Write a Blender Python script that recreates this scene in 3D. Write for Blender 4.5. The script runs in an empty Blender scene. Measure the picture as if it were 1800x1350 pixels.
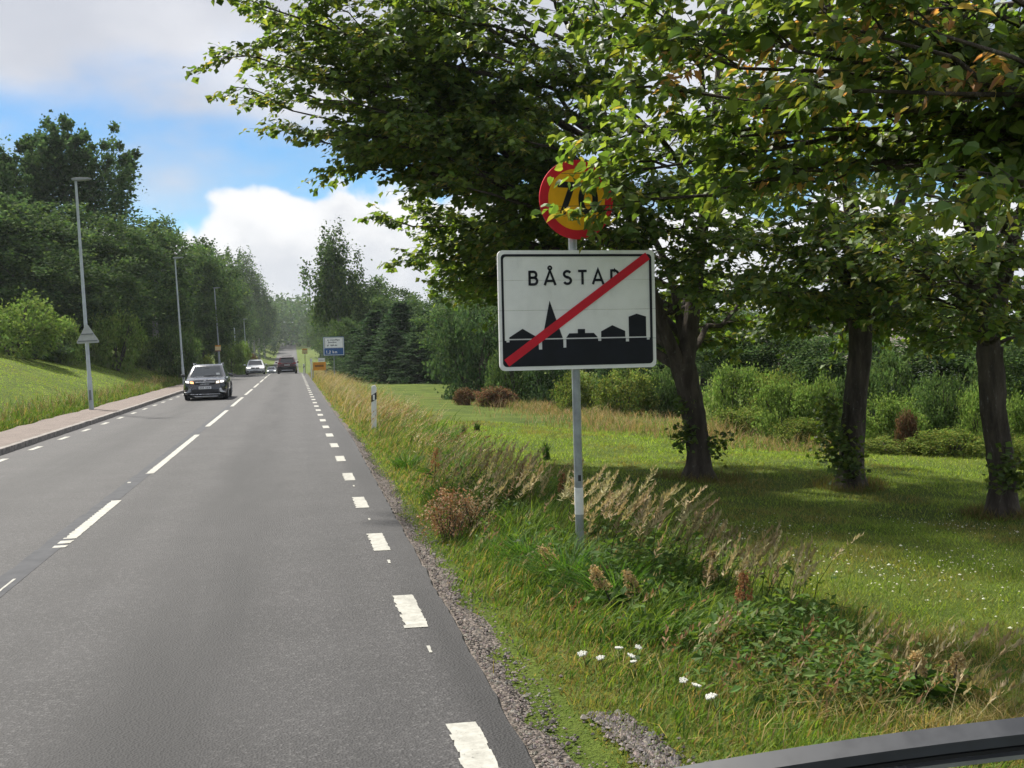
import bpy, math, random
import numpy as np
from mathutils import Vector, Matrix

R = math.radians
SC = bpy.context.scene
COL = SC.collection
rng = np.random.default_rng(7)
random.seed(7)

# ------------------------------------------------------------------ camera
CAM_H, FOC, ROLL = 1.8, 2000.0, R(1.5)
PITCH, YAW = R(1.691), R(10.825)
CAM_M = (Matrix.Rotation(-YAW, 3, 'Z') @ Matrix.Rotation(math.pi / 2 - PITCH, 3, 'X') @ Matrix.Rotation(-ROLL, 3, 'Z'))
cam = bpy.data.cameras.new('camera')
cam.sensor_width = 36.0
cam.lens = 36.0 * FOC / 1800.0
cam.clip_start = 0.05
cam.clip_end = 6000
camo = bpy.data.objects.new('camera', cam)
COL.objects.link(camo)
camo.matrix_world = Matrix.Translation((0, 0, CAM_H)) @ CAM_M.to_4x4()
SC.camera = camo

# ------------------------------------------------------------------ sky and sun
SUN_EL, SUN_AZ = R(52), R(-28)          # azimuth measured from +Y (the road ahead) towards +X
world = bpy.data.worlds.new('World')
SC.world = world
world.use_nodes = True
SKY_STRENGTH = 0.040


def build_world():
    nt = world.node_tree
    N, L = nt.nodes, nt.links
    N.clear()

    def node(t, **kw):
        n = N.new(t)
        for k, v in kw.items():
            setattr(n, k, v)
        return n

    def math_(op, a, b=None, c=None, clamp=False):
        n = node('ShaderNodeMath', operation=op, use_clamp=clamp)
        for i, v in enumerate((a, b, c)):
            if v is None:
                continue
            if isinstance(v, (int, float)):
                n.inputs[i].default_value = v
            else:
                L.new(v, n.inputs[i])
        return n.outputs[0]

    def smooth(v, lo, hi):
        n = node('ShaderNodeMapRange', interpolation_type='SMOOTHSTEP')
        L.new(v, n.inputs['Value'])
        n.inputs['From Min'].default_value = lo
        n.inputs['From Max'].default_value = hi
        return n.outputs[0]

    def noise(vec, scale, detail=5, rough=0.55, off=(0, 0, 0), stretch=(1, 1, 1)):
        m = node('ShaderNodeMapping')
        m.inputs['Location'].default_value = off
        m.inputs['Scale'].default_value = stretch
        L.new(vec, m.inputs['Vector'])
        n = node('ShaderNodeTexNoise')
        n.inputs['Scale'].default_value = scale
        n.inputs['Detail'].default_value = detail
        n.inputs['Roughness'].default_value = rough
        L.new(m.outputs[0], n.inputs['Vector'])
        return n.outputs['Fac']

    def mix(fac, a, b):
        n = node('ShaderNodeMix', data_type='RGBA')
        for k, v in ((0, fac), (6, a), (7, b)):
            if isinstance(v, (int, float)):
                n.inputs[k].default_value = v
            elif isinstance(v, tuple):
                n.inputs[k].default_value = v
            else:
                L.new(v, n.inputs[k])
        return n.outputs[2]

    tc = node('ShaderNodeTexCoord')
    d = tc.outputs['Generated']
    sep = node('ShaderNodeSeparateXYZ')
    L.new(d, sep.inputs[0])
    z = sep.outputs['Z']
    sky = node('ShaderNodeTexSky', sky_type='NISHITA', sun_disc=False)
    sky.sun_elevation = SUN_EL
    sky.sun_rotation = SUN_AZ % (2 * math.pi)
    sky.altitude = 20
    sky.air_density = 1.0
    sky.dust_density = 0.3
    sky.ozone_density = 3.0
    hs = node('ShaderNodeHueSaturation')
    hs.inputs['Saturation'].default_value = 1.6
    hs.inputs['Value'].default_value = 1.0
    L.new(sky.outputs[0], hs.inputs['Color'])
    skyc = hs.outputs[0]

    # horizon bank of cumulus, all the way round: billowed tops
    warp = noise(d, 9.0, 6, 0.6, (3.1, 0.4, 1.7))
    big = noise(d, 2.6, 2, 0.5, (1.35, 2.2, 0.3))
    vor = node('ShaderNodeTexVoronoi', feature='F1')
    vor.inputs['Scale'].default_value = 17
    wn = node('ShaderNodeTexNoise')
    wn.inputs['Scale'].default_value = 11
    wn.inputs['Detail'].default_value = 4
    L.new(d, wn.inputs['Vector'])
    wv = node('ShaderNodeVectorMath', operation='MULTIPLY_ADD')
    L.new(wn.outputs['Color'], wv.inputs[0])
    wv.inputs[1].default_value = (0.11, 0.11, 0.11)
    L.new(d, wv.inputs[2])
    L.new(wv.outputs[0], vor.inputs['Vector'])
    vor2 = node('ShaderNodeTexVoronoi', feature='F1')
    vor2.inputs['Scale'].default_value = 46
    L.new(wv.outputs[0], vor2.inputs['Vector'])
    e = math_('MULTIPLY_ADD', vor.outputs['Distance'], 0.038, z)
    e = math_('MULTIPLY_ADD', vor2.outputs['Distance'], 0.013, e)
    e = math_('MULTIPLY_ADD', math_('SUBTRACT', warp, 0.5), 0.060, e)
    e = math_('MULTIPLY_ADD', math_('SUBTRACT', big, 0.5), 0.22, e)
    bank = math_('SUBTRACT', 1.0, smooth(e, 0.148, 0.163))
    shade = noise(d, 14, 6, 0.6, (0.2, 5.0, 0.0), (1, 1, 1.6))
    depth = smooth(e, 0.06, 0.19)
    bank_col = mix(smooth(math_('MULTIPLY_ADD', depth, 0.35, shade), 0.40, 0.80), (0.44, 0.455, 0.49, 1), (0.62, 0.62, 0.625, 1))

    # higher broken layer of stratocumulus with soft lavender grey undersides
    hi1 = noise(d, 3.0, 5, 0.52, (0.9, 0.15, 4.1), (1, 1, 2.4))
    hi2 = noise(d, 9.0, 5, 0.55, (2.9, 1.15, 0.1), (1, 1, 2.0))
    hv = math_('ADD', math_('MULTIPLY', hi1, 0.85), math_('MULTIPLY', hi2, 0.22))
    hv = math_('ADD', hv, math_('MULTIPLY', math_('SUBTRACT', z, 0.170), 2.2))
    hv2 = math_('MINIMUM', hv, math_('ADD', math_('MULTIPLY', hi1, 0.85), 0.33))
    high = smooth(hv2, 0.40, 0.72)
    hshade = noise(d, 5.0, 5, 0.5, (7.0, 1.0, 2.0), (1, 1, 2))
    high_col = mix(smooth(hshade, 0.35, 0.7), (0.32, 0.335, 0.375, 1), (0.43, 0.437, 0.465, 1))

    cl = node('ShaderNodeMix', data_type='RGBA')
    bg_sky = node('ShaderNodeBackground')
    L.new(skyc, bg_sky.inputs[0])
    bg_sky.inputs[1].default_value = SKY_STRENGTH
    bg_hi = node('ShaderNodeBackground')
    L.new(high_col, bg_hi.inputs[0])
    bg_hi.inputs[1].default_value = CLOUD
    bg_bank = node('ShaderNodeBackground')
    L.new(bank_col, bg_bank.inputs[0])
    bg_bank.inputs[1].default_value = CLOUD * 0.85
    m1 = node('ShaderNodeMixShader')
    L.new(high, m1.inputs[0])
    L.new(bg_sky.outputs[0], m1.inputs[1])
    L.new(bg_hi.outputs[0], m1.inputs[2])
    m2 = node('ShaderNodeMixShader')
    L.new(bank, m2.inputs[0])
    L.new(m1.outputs[0], m2.inputs[1])
    L.new(bg_bank.outputs[0], m2.inputs[2])
    out = node('ShaderNodeOutputWorld')
    L.new(m2.outputs[0], out.inputs[0])


CLOUD = 0.62
build_world()
world.cycles.sampling_method = 'MANUAL'
world.cycles.sample_map_resolution = 256

sun = bpy.data.lights.new('sun', 'SUN')
sun.energy = 2.8
sun.angle = R(3.5)
sun.color = (1.0, 0.95, 0.86)
suno = bpy.data.objects.new('sun', sun)
COL.objects.link(suno)
SUN_DIR = Vector((math.sin(SUN_AZ) * math.cos(SUN_EL), math.cos(SUN_AZ) * math.cos(SUN_EL), math.sin(SUN_EL)))
suno.rotation_euler = SUN_DIR.to_track_quat('Z', 'Y').to_euler()
suno.location = (-20, 30, 60)

SC.view_settings.view_transform = 'Standard'
SC.view_settings.look = 'None'
SC.view_settings.gamma = 1.0
SC.view_settings.exposure = 1.65
SC.view_settings.use_curve_mapping = False
SC.cycles.max_bounces = 9
SC.cycles.diffuse_bounces = 7
SC.cycles.glossy_bounces = 2
SC.cycles.transmission_bounces = 6
SC.cycles.transparent_max_bounces = 4
SC.cycles.use_denoising = True
SC.cycles.sample_clamp_indirect = 6


# ------------------------------------------------------------------ helpers
def at(px, py, Y):
    """World point seen in that direction at forward distance Y (a survey of the place)."""
    d = CAM_M @ Vector(((px - 900) / FOC, (675 - py) / FOC, -1))
    return Vector((0, 0, CAM_H)) + d * (Y / d.y)


def tag(o, label=None, cat=None, group=None, kind=None):
    if label:
        o['label'] = label
    if cat:
        o['category'] = cat
    if group:
        o['group'] = group
    if kind:
        o['kind'] = kind
    return o


def empty(name, loc=(0, 0, 0), rz=0.0):
    o = bpy.data.objects.new(name, None)
    COL.objects.link(o)
    o.location = loc
    o.rotation_euler = (0, 0, rz)
    o.empty_display_size = 0.2
    return o


def link_mesh(name, me, mat, parent=None):
    if mat is not None and len(me.materials) == 0:
        me.materials.append(mat)
    o = bpy.data.objects.new(name, me)
    COL.objects.link(o)
    if parent is not None:
        o.parent = parent
    return o


def np_mesh(name, V, faces, col=None, smooth=False):
    """faces: array (M,k) or list of such arrays."""
    if isinstance(faces, np.ndarray):
        faces = [faces]
    V = np.asarray(V, np.float32)
    me = bpy.data.meshes.new(name)
    me.vertices.add(len(V))
    me.vertices.foreach_set('co', V.ravel())
    loops = np.concatenate([f.ravel() for f in faces]).astype(np.int32)
    tot = np.concatenate([np.full(len(f), f.shape[1], np.int32) for f in faces])
    start = np.concatenate([[0], np.cumsum(tot)[:-1]]).astype(np.int32)
    me.loops.add(len(loops))
    me.loops.foreach_set('vertex_index', loops)
    me.polygons.add(len(tot))
    me.polygons.foreach_set('loop_start', start)
    try:
        me.polygons.foreach_set('loop_total', tot)
    except Exception:
        pass
    me.polygons.foreach_set('use_smooth', np.full(len(tot), smooth, bool))
    if col is not None:
        a = me.color_attributes.new('Col', 'FLOAT_COLOR', 'POINT')
        c = np.ones((len(V), 4), np.float32)
        c[:, :3] = col
        a.data.foreach_set('color', c.ravel())
    me.update(calc_edges=True)
    me.validate()
    return me


class MB:
    """Collects simple shapes into one mesh."""

    def __init__(self):
        self.v, self.f = [], []

    def add(self, vs, fs):
        o = len(self.v)
        self.v += [tuple(p) for p in vs]
        self.f += [tuple(i + o for i in f) for f in fs]
        return self

    def box(self, x0, x1, y0, y1, z0, z1, M=None):
        vs = [(x, y, z) for z in (z0, z1) for y in (y0, y1) for x in (x0, x1)]
        if M is not None:
            vs = [M @ Vector(p) for p in vs]
        return self.add(vs, [(0, 2, 3, 1), (4, 5, 7, 6), (0, 1, 5, 4), (2, 6, 7, 3), (0, 4, 6, 2), (1, 3, 7, 5)])

    def tube(self, pts, rad, n=8, cap=True):
        pts = [Vector(p) for p in pts]
        if not isinstance(rad, (list, tuple)):
            rad = [rad] * len(pts)
        vs, fs = [], []
        ref = None
        for i, p in enumerate(pts):
            t = (pts[min(i + 1, len(pts) - 1)] - pts[max(i - 1, 0)])
            if t.length < 1e-9:
                t = Vector((0, 0, 1))
            t.normalize()
            if ref is None:
                ref = t.orthogonal().normalized()
            u = (ref - t * ref.dot(t))
            if u.length < 1e-6:
                u = t.orthogonal()
            u.normalize()
            ref = u
            w = t.cross(u)
            for k in range(n):
                a = 2 * math.pi * k / n
                vs.append(p + (u * math.cos(a) + w * math.sin(a)) * rad[i])
        for i in range(len(pts) - 1):
            for k in range(n):
                fs.append((i * n + k, i * n + (k + 1) % n, (i + 1) * n + (k + 1) % n, (i + 1) * n + k))
        if cap:
            fs.append(tuple(range(n - 1, -1, -1)))
            fs.append(tuple(range((len(pts) - 1) * n, len(pts) * n)))
        return self.add(vs, fs)

    def prism(self, poly, y0, y1, M=None):
        """poly: list of (x,z), extruded along y from y0 (front) to y1 (back)."""
        n = len(poly)
        vs = [(x, y0, z) for x, z in poly] + [(x, y1, z) for x, z in poly]
        if M is not None:
            vs = [M @ Vector(p) for p in vs]
        fs = [tuple(range(n)), tuple(range(2 * n - 1, n - 1, -1))]
        fs += [(i, n + i, n + (i + 1) % n, (i + 1) % n) for i in range(n)]
        return self.add(vs, fs)

    def loft(self, rings, cap=True, closed=True):
        n = len(rings[0])
        vs = [p for r in rings for p in r]
        fs = []
        for i in range(len(rings) - 1):
            for k in range(n if closed else n - 1):
                fs.append((i * n + k, i * n + (k + 1) % n, (i + 1) * n + (k + 1) % n, (i + 1) * n + k))
        if cap:
            fs.append(tuple(range(n - 1, -1, -1)))
            fs.append(tuple(range((len(rings) - 1) * n, len(rings) * n)))
        return self.add(vs, fs)

    def mesh(self, name, smooth=False, auto=None, bevel=0.0):
        me = bpy.data.meshes.new(name)
        me.from_pydata([tuple(p) for p in self.v], [], self.f)
        import bmesh
        bm = bmesh.new()
        bm.from_mesh(me)
        bmesh.ops.recalc_face_normals(bm, faces=bm.faces)
        if bevel > 0:
            bmesh.ops.bevel(bm, geom=list(bm.edges), offset=bevel, segments=2, affect='EDGES', profile=0.5)
        bm.to_mesh(me)
        bm.free()
        if smooth:
            me.polygons.foreach_set('use_smooth', [True] * len(me.polygons))
            try:
                me.set_sharp_from_angle(angle=R(auto or 40))
            except Exception:
                pass
        me.update()
        return me

    def build(self, name, mat, parent=None, smooth=False, auto=None, bevel=0.0):
        return link_mesh(name, self.mesh(name, smooth, auto, bevel), mat, parent)


def copy_tree(o, parent=None):
    c = o.copy()
    COL.objects.link(c)
    c.parent = parent
    for ch in list(o.children):
        copy_tree(ch, c)
    return c


# ------------------------------------------------------------------ materials
class NT:
    def __init__(self, name):
        self.m = bpy.data.materials.new(name)
        self.m.use_nodes = True
        self.N, self.L = self.m.node_tree.nodes, self.m.node_tree.links
        self.b = self.N['Principled BSDF']
        self.out = self.N['Material Output']

    def node(self, t, **kw):
        n = self.N.new(t)
        for k, v in kw.items():
            setattr(n, k, v)
        return n

    def put(self, sock, v):
        if isinstance(v, (int, float)):
            sock.default_value = v
        elif isinstance(v, (tuple, list)):
            sock.default_value = tuple(v) if len(v) != 3 or sock.type == 'VECTOR' else (*v, 1)
        else:
            self.L.new(v, sock)

    def obj(self):
        return self.node('ShaderNodeTexCoord').outputs['Object']

    def noise(self, scale, detail=4, rough=0.55, vec=None, stretch=None, off=None):
        vec = vec if vec is not None else self.obj()
        if stretch or off:
            mp = self.node('ShaderNodeMapping')
            if stretch:
                mp.inputs['Scale'].default_value = stretch
            if off:
                mp.inputs['Location'].default_value = off
            self.L.new(vec, mp.inputs[0])
            vec = mp.outputs[0]
        n = self.node('ShaderNodeTexNoise')
        n.inputs['Scale'].default_value = scale
        n.inputs['Detail'].default_value = detail
        n.inputs['Roughness'].default_value = rough
        self.L.new(vec, n.inputs['Vector'])
        return n.outputs['Fac']

    def rng(self, v, a, b, c=0.0, d=1.0, smooth=True):
        n = self.node('ShaderNodeMapRange', interpolation_type='SMOOTHSTEP' if smooth else 'LINEAR')
        self.put(n.inputs['Value'], v)
        for k, x in zip(('From Min', 'From Max', 'To Min', 'To Max'), (a, b, c, d)):
            n.inputs[k].default_value = x
        return n.outputs[0]

    def mix(self, fac, a, b, mode='MIX'):
        n = self.node('ShaderNodeMix', data_type='RGBA', blend_type=mode)
        self.put(n.inputs[0], fac)
        self.put(n.inputs[6], a)
        self.put(n.inputs[7], b)
        return n.outputs[2]

    def math(self, op, a, b=0.0):
        n = self.node('ShaderNodeMath', operation=op)
        self.put(n.inputs[0], a)
        self.put(n.inputs[1], b)
        return n.outputs[0]

    def bump(self, h, strength=0.5, dist=0.01):
        n = self.node('ShaderNodeBump')
        n.inputs['Strength'].default_value = strength
        n.inputs['Distance'].default_value = dist
        self.L.new(h, n.inputs['Height'])
        self.L.new(n.outputs[0], self.b.inputs['Normal'])

    def set(self, **kw):
        names = dict(color='Base Color', rough='Roughness', metal='Metallic', spec='Specular IOR Level', coat='Coat Weight',
                     emit='Emission Color', emit_s='Emission Strength', coat_r='Coat Roughness', alpha='Alpha', trans='Transmission Weight', ior='IOR')
        for k, v in kw.items():
            self.put(self.b.inputs[names[k]], v)
        return self


def paint(name, color, rough=0.45, metal=0.0, var=0.12, scale=6.0, spec=0.5, coat=0.0, dirt=None, bump=0.0):
    t = NT(name)
    n = t.noise(scale, 6, 0.6)
    lo = tuple(c * (1 - var) for c in color)
    hi = tuple(min(1, c * (1 + var * 0.6)) for c in color)
    c = t.mix(t.rng(n, 0.3, 0.7), lo, hi)
    if dirt:
        n2 = t.noise(scale * 2.7, 7, 0.7, stretch=(1, 1, 0.35))
        c = t.mix(t.rng(n2, 0.52, 0.8, 0, dirt), c, (0.12, 0.11, 0.09))
    t.set(color=c, rough=rough, metal=metal, spec=spec, coat=coat)
    t.L.new(t.rng(n, 0.2, 0.8, max(0.02, rough - 0.1), min(1, rough + 0.12)), t.b.inputs['Roughness'])
    if bump:
        t.bump(t.noise(scale * 8, 4), bump, 0.004)
    return t.m


def leaf_material(name, trans=0.4, rough=0.5, spec=0.35, tint=(1.9, 1.75, 0.7)):
    t = NT(name)
    a = t.node('ShaderNodeAttribute', attribute_name='Col')
    t.set(color=a.outputs['Color'], rough=rough, spec=spec)
    tr = t.node('ShaderNodeBsdfTranslucent')
    t.L.new(t.mix(1.0, a.outputs['Color'], tint, 'MULTIPLY'), tr.inputs[0])
    mx = t.node('ShaderNodeMixShader')
    mx.inputs[0].default_value = trans
    t.L.new(t.b.outputs[0], mx.inputs[1])
    t.L.new(tr.outputs[0], mx.inputs[2])
    t.L.new(mx.outputs[0], t.out.inputs[0])
    return t.m


M = {}
M['leaf'] = leaf_material('linden_leaf', 0.48)
M['leaf_far'] = leaf_material('far_leaf', 0.34, 0.8, 0.06, (1.15, 1.2, 0.95))
M['blade'] = leaf_material('grass_blade', 0.38, 0.65, 0.15, (1.5, 1.45, 0.7))
M['straw'] = leaf_material('straw', 0.3, 0.7, 0.15, (1.3, 1.25, 0.9))
M['galv'] = paint('galvanised_steel', (0.30, 0.33, 0.34), 0.5, 0.35, 0.25, 7, dirt=0.25)
M['galv_dark'] = paint('weathered_galvanised_steel', (0.16, 0.175, 0.185), 0.55, 0.25, 0.25, 5, dirt=0.3)
M['lamp_pole'] = paint('lamp_pole_steel', (0.36, 0.40, 0.40), 0.5, 0.2, 0.2, 3, dirt=0.2)
M['lamp_head'] = paint('lamp_head_grey', (0.22, 0.24, 0.25), 0.5, 0.1, 0.2, 8)
M['sign_white'] = paint('sign_white_sheet', (0.82, 0.82, 0.81), 0.6, 0, 0.07, 4, spec=0.2, dirt=0.12)
M['sign_black'] = paint('sign_black_sheet', (0.012, 0.014, 0.02), 0.6, 0, 0.3, 5, spec=0.2)
M['sign_red'] = paint('sign_red_sheet', (0.60, 0.018, 0.035), 0.6, 0, 0.12, 6, spec=0.2, dirt=0.08)
M['sign_yellow'] = paint('sign_yellow_sheet', (0.86, 0.42, 0.015), 0.6, 0, 0.1, 6, spec=0.2, dirt=0.08)
M['sign_blue'] = paint('sign_blue_sheet', (0.012, 0.085, 0.28), 0.4, 0, 0.12, 6)
M['sign_back'] = paint('sign_back_aluminium', (0.40, 0.42, 0.40), 0.55, 0.2, 0.15, 5, dirt=0.25)
M['orange'] = paint('orange_sheet', (0.72, 0.30, 0.02), 0.5, 0, 0.15, 6)
M['cream'] = paint('cream_sheet', (0.75, 0.62, 0.32), 0.5, 0, 0.1, 6)
M['maroon'] = paint('brown_red_sheet', (0.22, 0.06, 0.03), 0.5, 0, 0.1, 6)
M['plastic_white'] = paint('white_plastic', (0.72, 0.73, 0.72), 0.5, 0, 0.1, 9, dirt=0.3)
M['plastic_black'] = paint('black_plastic', (0.018, 0.018, 0.02), 0.55, 0, 0.3, 9)
M['rubber'] = paint('tyre_rubber', (0.015, 0.015, 0.016), 0.85, 0, 0.3, 12)
M['chrome'] = paint('bright_trim', (0.62, 0.63, 0.65), 0.22, 0.8, 0.1, 5)
M['rim'] = paint('alloy_rim', (0.30, 0.31, 0.33), 0.35, 0.7, 0.2, 5)
M['glass'] = NT('car_glass').set(color=(0.012, 0.016, 0.018), rough=0.06, spec=0.7, coat=0.4).m
M['car_black'] = paint('black_car_paint', (0.010, 0.012, 0.017), 0.25, 0.0, 0.2, 3, coat=0.9)
M['car_white'] = paint('white_car_paint', (0.74, 0.75, 0.76), 0.3, 0.0, 0.05, 3, coat=0.8)
M['car_red'] = paint('dark_red_car_paint', (0.10, 0.012, 0.018), 0.28, 0.1, 0.2, 3, coat=0.9)
M['car_silver'] = paint('silver_car_paint', (0.36, 0.38, 0.40), 0.3, 0.4, 0.1, 3, coat=0.8)
M['lamp_lens'] = NT('headlamp_lens').set(color=(0.75, 0.75, 0.75), rough=0.12, spec=0.7, emit=(1.0, 0.78, 0.55), emit_s=0.55).m
M['lamp_amber'] = NT('lit_indicator').set(color=(0.7, 0.3, 0.12), rough=0.2, emit=(1.0, 0.42, 0.18), emit_s=0.9).m
M['lamp_white'] = NT('white_running_light').set(color=(0.8, 0.8, 0.8), rough=0.15, emit=(1.0, 0.97, 0.9), emit_s=0.7).m
M['tail'] = paint('tail_lamp_red', (0.30, 0.008, 0.012), 0.2, 0, 0.15, 8, coat=0.6)
M['cowl'] = paint('wiper_grey', (0.026, 0.029, 0.035), 0.5, 0, 0.25, 30)


def bark_material(name, dark, light, lichen=0.35):
    t = NT(name)
    n1 = t.noise(6, 8, 0.65, stretch=(1, 1, 0.22))
    n2 = t.noise(24, 6, 0.7, stretch=(1, 1, 0.3))
    c = t.mix(t.rng(n1, 0.3, 0.72), dark, light)
    c = t.mix(t.rng(n2, 0.58, 0.75, 0, lichen), c, (0.30, 0.31, 0.27))
    c = t.mix(t.rng(t.noise(2.2, 4), 0.55, 0.8, 0, 0.5), c, (0.05, 0.055, 0.028))
    t.set(color=c, rough=0.9, spec=0.2)
    h = t.math('ADD', n1, t.math('MULTIPLY', n2, 0.5))
    t.bump(h, 1.0, 0.06)
    return t.m


M['bark'] = bark_material('linden_bark', (0.030, 0.024, 0.019), (0.105, 0.085, 0.068), 0.55)
M['bark_far'] = bark_material('wood_bark', (0.03, 0.025, 0.02), (0.09, 0.08, 0.065), 0.2)
M['birch_bark'] = bark_material('birch_bark', (0.16, 0.15, 0.14), (0.46, 0.46, 0.44), 0.3)
M['old_wood'] = bark_material('weathered_pole_wood', (0.12, 0.10, 0.08), (0.24, 0.21, 0.17), 0.3)


def ground_material():
    t = NT('grass_ground')
    o = t.obj()
    big = t.noise(0.11, 5, 0.6, o)
    mid = t.noise(0.9, 5, 0.6, o, off=(4, 2, 0))
    fine = t.noise(9, 5, 0.7, o)
    vf = t.noise(45, 3, 0.7, o)
    c = t.mix(t.rng(mid, 0.3, 0.7), (0.075, 0.115, 0.019), (0.15, 0.20, 0.032))
    c = t.mix(t.rng(big, 0.50, 0.74, 0, 0.55), c, (0.17, 0.155, 0.045))
    c = t.mix(t.rng(fine, 0.55, 0.8, 0, 0.55), c, (0.20, 0.17, 0.07))
    c = t.mix(t.rng(fine, 0.25, 0.45, 0.6, 0), c, (0.025, 0.04, 0.008))
    c = t.mix(t.rng(vf, 0.35, 0.7, 0.45, 0), c, (0.02, 0.03, 0.006))
    t.set(color=c, rough=0.95, spec=0.1)
    t.bump(t.math('ADD', fine, vf), 0.9, 0.05)
    return t.m


def asphalt_material():
    t = NT('asphalt')
    o = t.obj()
    sp = t.node('ShaderNodeSeparateXYZ')
    t.L.new(o, sp.inputs[0])
    x = t.math('ADD', sp.outputs[0], t.math('MULTIPLY', t.math('SUBTRACT', t.noise(0.35, 4, 0.6, o), 0.5), 0.5))
    vor = t.node('ShaderNodeTexVoronoi')
    vor.inputs['Scale'].default_value = 70
    t.L.new(o, vor.inputs['Vector'])
    stone = vor.outputs['Color']
    sg = t.node('ShaderNodeSeparateColor')
    t.L.new(stone, sg.inputs[0])
    spk = sg.outputs[0]
    base = t.mix(t.rng(t.noise(1.1, 6, 0.6, o), 0.25, 0.75), (0.020, 0.0193, 0.0204), (0.034, 0.0327, 0.0344))
    base = t.mix(t.rng(spk, 0.74, 0.98, 0, 0.5), base, (0.105, 0.102, 0.102))
    base = t.mix(t.rng(spk, 0.02, 0.34, 0.75, 0), base, (0.018, 0.0175, 0.019))
    # worn, polished wheel lanes: dark oil band between the wheels of each lane

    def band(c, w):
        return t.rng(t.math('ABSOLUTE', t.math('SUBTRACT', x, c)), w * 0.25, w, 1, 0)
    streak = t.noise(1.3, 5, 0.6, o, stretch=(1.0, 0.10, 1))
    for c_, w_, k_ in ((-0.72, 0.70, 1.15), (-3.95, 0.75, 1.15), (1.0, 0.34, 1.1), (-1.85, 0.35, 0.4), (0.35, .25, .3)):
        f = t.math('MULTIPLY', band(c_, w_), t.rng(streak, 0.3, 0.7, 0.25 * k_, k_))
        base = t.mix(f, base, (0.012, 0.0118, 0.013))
    stain = t.noise(0.55, 6, 0.65, o, stretch=(1, 0.3, 1), off=(9, 3, 0))
    base = t.mix(t.rng(stain, 0.56, 0.75, 0, 0.35), base, (0.025, 0.0245, 0.0265))
    t.set(color=base, rough=0.75, spec=0.4)
    h = t.math('ADD', vor.outputs['Distance'], t.math('MULTIPLY', t.noise(160, 3, 0.6, o), 0.6))
    t.bump(h, 0.8, 0.006)
    return t.m


def mottled(name, a, b, scale, speck=None, bump=0.5, rough=0.9, dist=0.01):
    t = NT(name)
    o = t.obj()
    n = t.noise(scale, 6, 0.65, o)
    c = t.mix(t.rng(n, 0.3, 0.7), a, b)
    if speck:
        v = t.node('ShaderNodeTexVoronoi')
        v.inputs['Scale'].default_value = speck[0]
        t.L.new(o, v.inputs['Vector'])
        s = t.node('ShaderNodeSeparateColor')
        t.L.new(v.outputs['Color'], s.inputs[0])
        c = t.mix(t.rng(s.outputs[0], 0.0, 1.0, 0, speck[2], False), c, speck[1])
        c = t.mix(t.rng(v.outputs['Distance'], 0.35, 0.75, 0, 0.7), c, tuple(k * 0.3 for k in a))
        t.bump(v.outputs['Distance'], bump, -dist)
    else:
        t.bump(n, bump, dist)
    t.set(color=c, rough=rough, spec=0.25)
    return t.m


M['ground'] = ground_material()
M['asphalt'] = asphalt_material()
M['walk'] = mottled('worn_red_asphalt', (0.135, 0.108, 0.092), (0.21, 0.17, 0.148), 2.5, (120, (0.36, 0.31, 0.28), 0.4), 0.5, 0.9, 0.004)
M['kerb'] = mottled('granite_kerb', (0.13, 0.12, 0.11), (0.30, 0.275, 0.25), 7, None, 0.5, 0.9, 0.01)
M['gravel'] = mottled('shoulder_gravel', (0.085, 0.07, 0.058), (0.16, 0.135, 0.115), 1.2, (42, (0.26, 0.225, 0.20), 0.6), 1.0, 0.95, 0.02)


def marking_material():
    t = NT('worn_road_paint')
    o = t.obj()
    c = t.mix(t.rng(t.noise(14, 6, .65, o), .3, .7), (0.27, 0.265, 0.235), (0.40, 0.395, 0.355))
    c = t.mix(t.rng(t.noise(38, 6, .75, o), .60, .68, 0, .85), c, (0.06, 0.058, 0.056))
    c = t.mix(t.rng(t.noise(3.5, 4, .6, o, stretch=(1, .25, 1)), .55, .75, 0, .35), c, (0.13, 0.125, 0.115))
    t.set(color=c, rough=.7, spec=.3)
    t.bump(t.noise(60, 4, .6, o), .4, .003)
    return t.m


M['marking'] = marking_material()
M['old_mark'] = mottled('ground_off_strip', (0.045, 0.047, 0.053), (0.066, 0.068, 0.074), 5, None, 0.3, 0.85, 0.003)
M['pebble'] = leaf_material('pebble', 0.0, 0.9, 0.2)
M['soil'] = mottled('dry_soil', (0.05, 0.04, 0.025), (0.13, 0.10, 0.06), 6, None, 0.7, 0.95, 0.03)

# ------------------------------------------------------------------ lie of the land
_yk = np.array([-80, 40, 75, 100, 115, 150, 190, 240, 290, 340, 450, 600, 900, 2500.])
_zk = np.array([0, 0, .06, .12, .10, -.35, -1.0, -1.9, -1.8, -.4, 3.6, 9, 18, 22.])
_yy = np.arange(-80, 2500, 2.0)
_zz = np.interp(_yy, _yk, _zk)
_ker = np.hanning(13)
_ker /= _ker.sum()
_zz = np.convolve(np.pad(_zz, 6, 'edge'), _ker, 'valid')
ROAD_L, ROAD_R = -5.73, 1.06
WALK_L = -7.35


def zr(y):
    return np.interp(y, _yy, _zz)


_xr = np.array([0.9, 1.06, 1.5, 2.0, 3.0, 4.5, 8, 12, 18, 30, 60, 120, 400, 2500.])
_zrr = np.array([-.06, -.045, -.05, -.07, -.12, -.20, -.34, -.50, -.65, -.8, -1.2, -2, -3, -4.])


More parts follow.
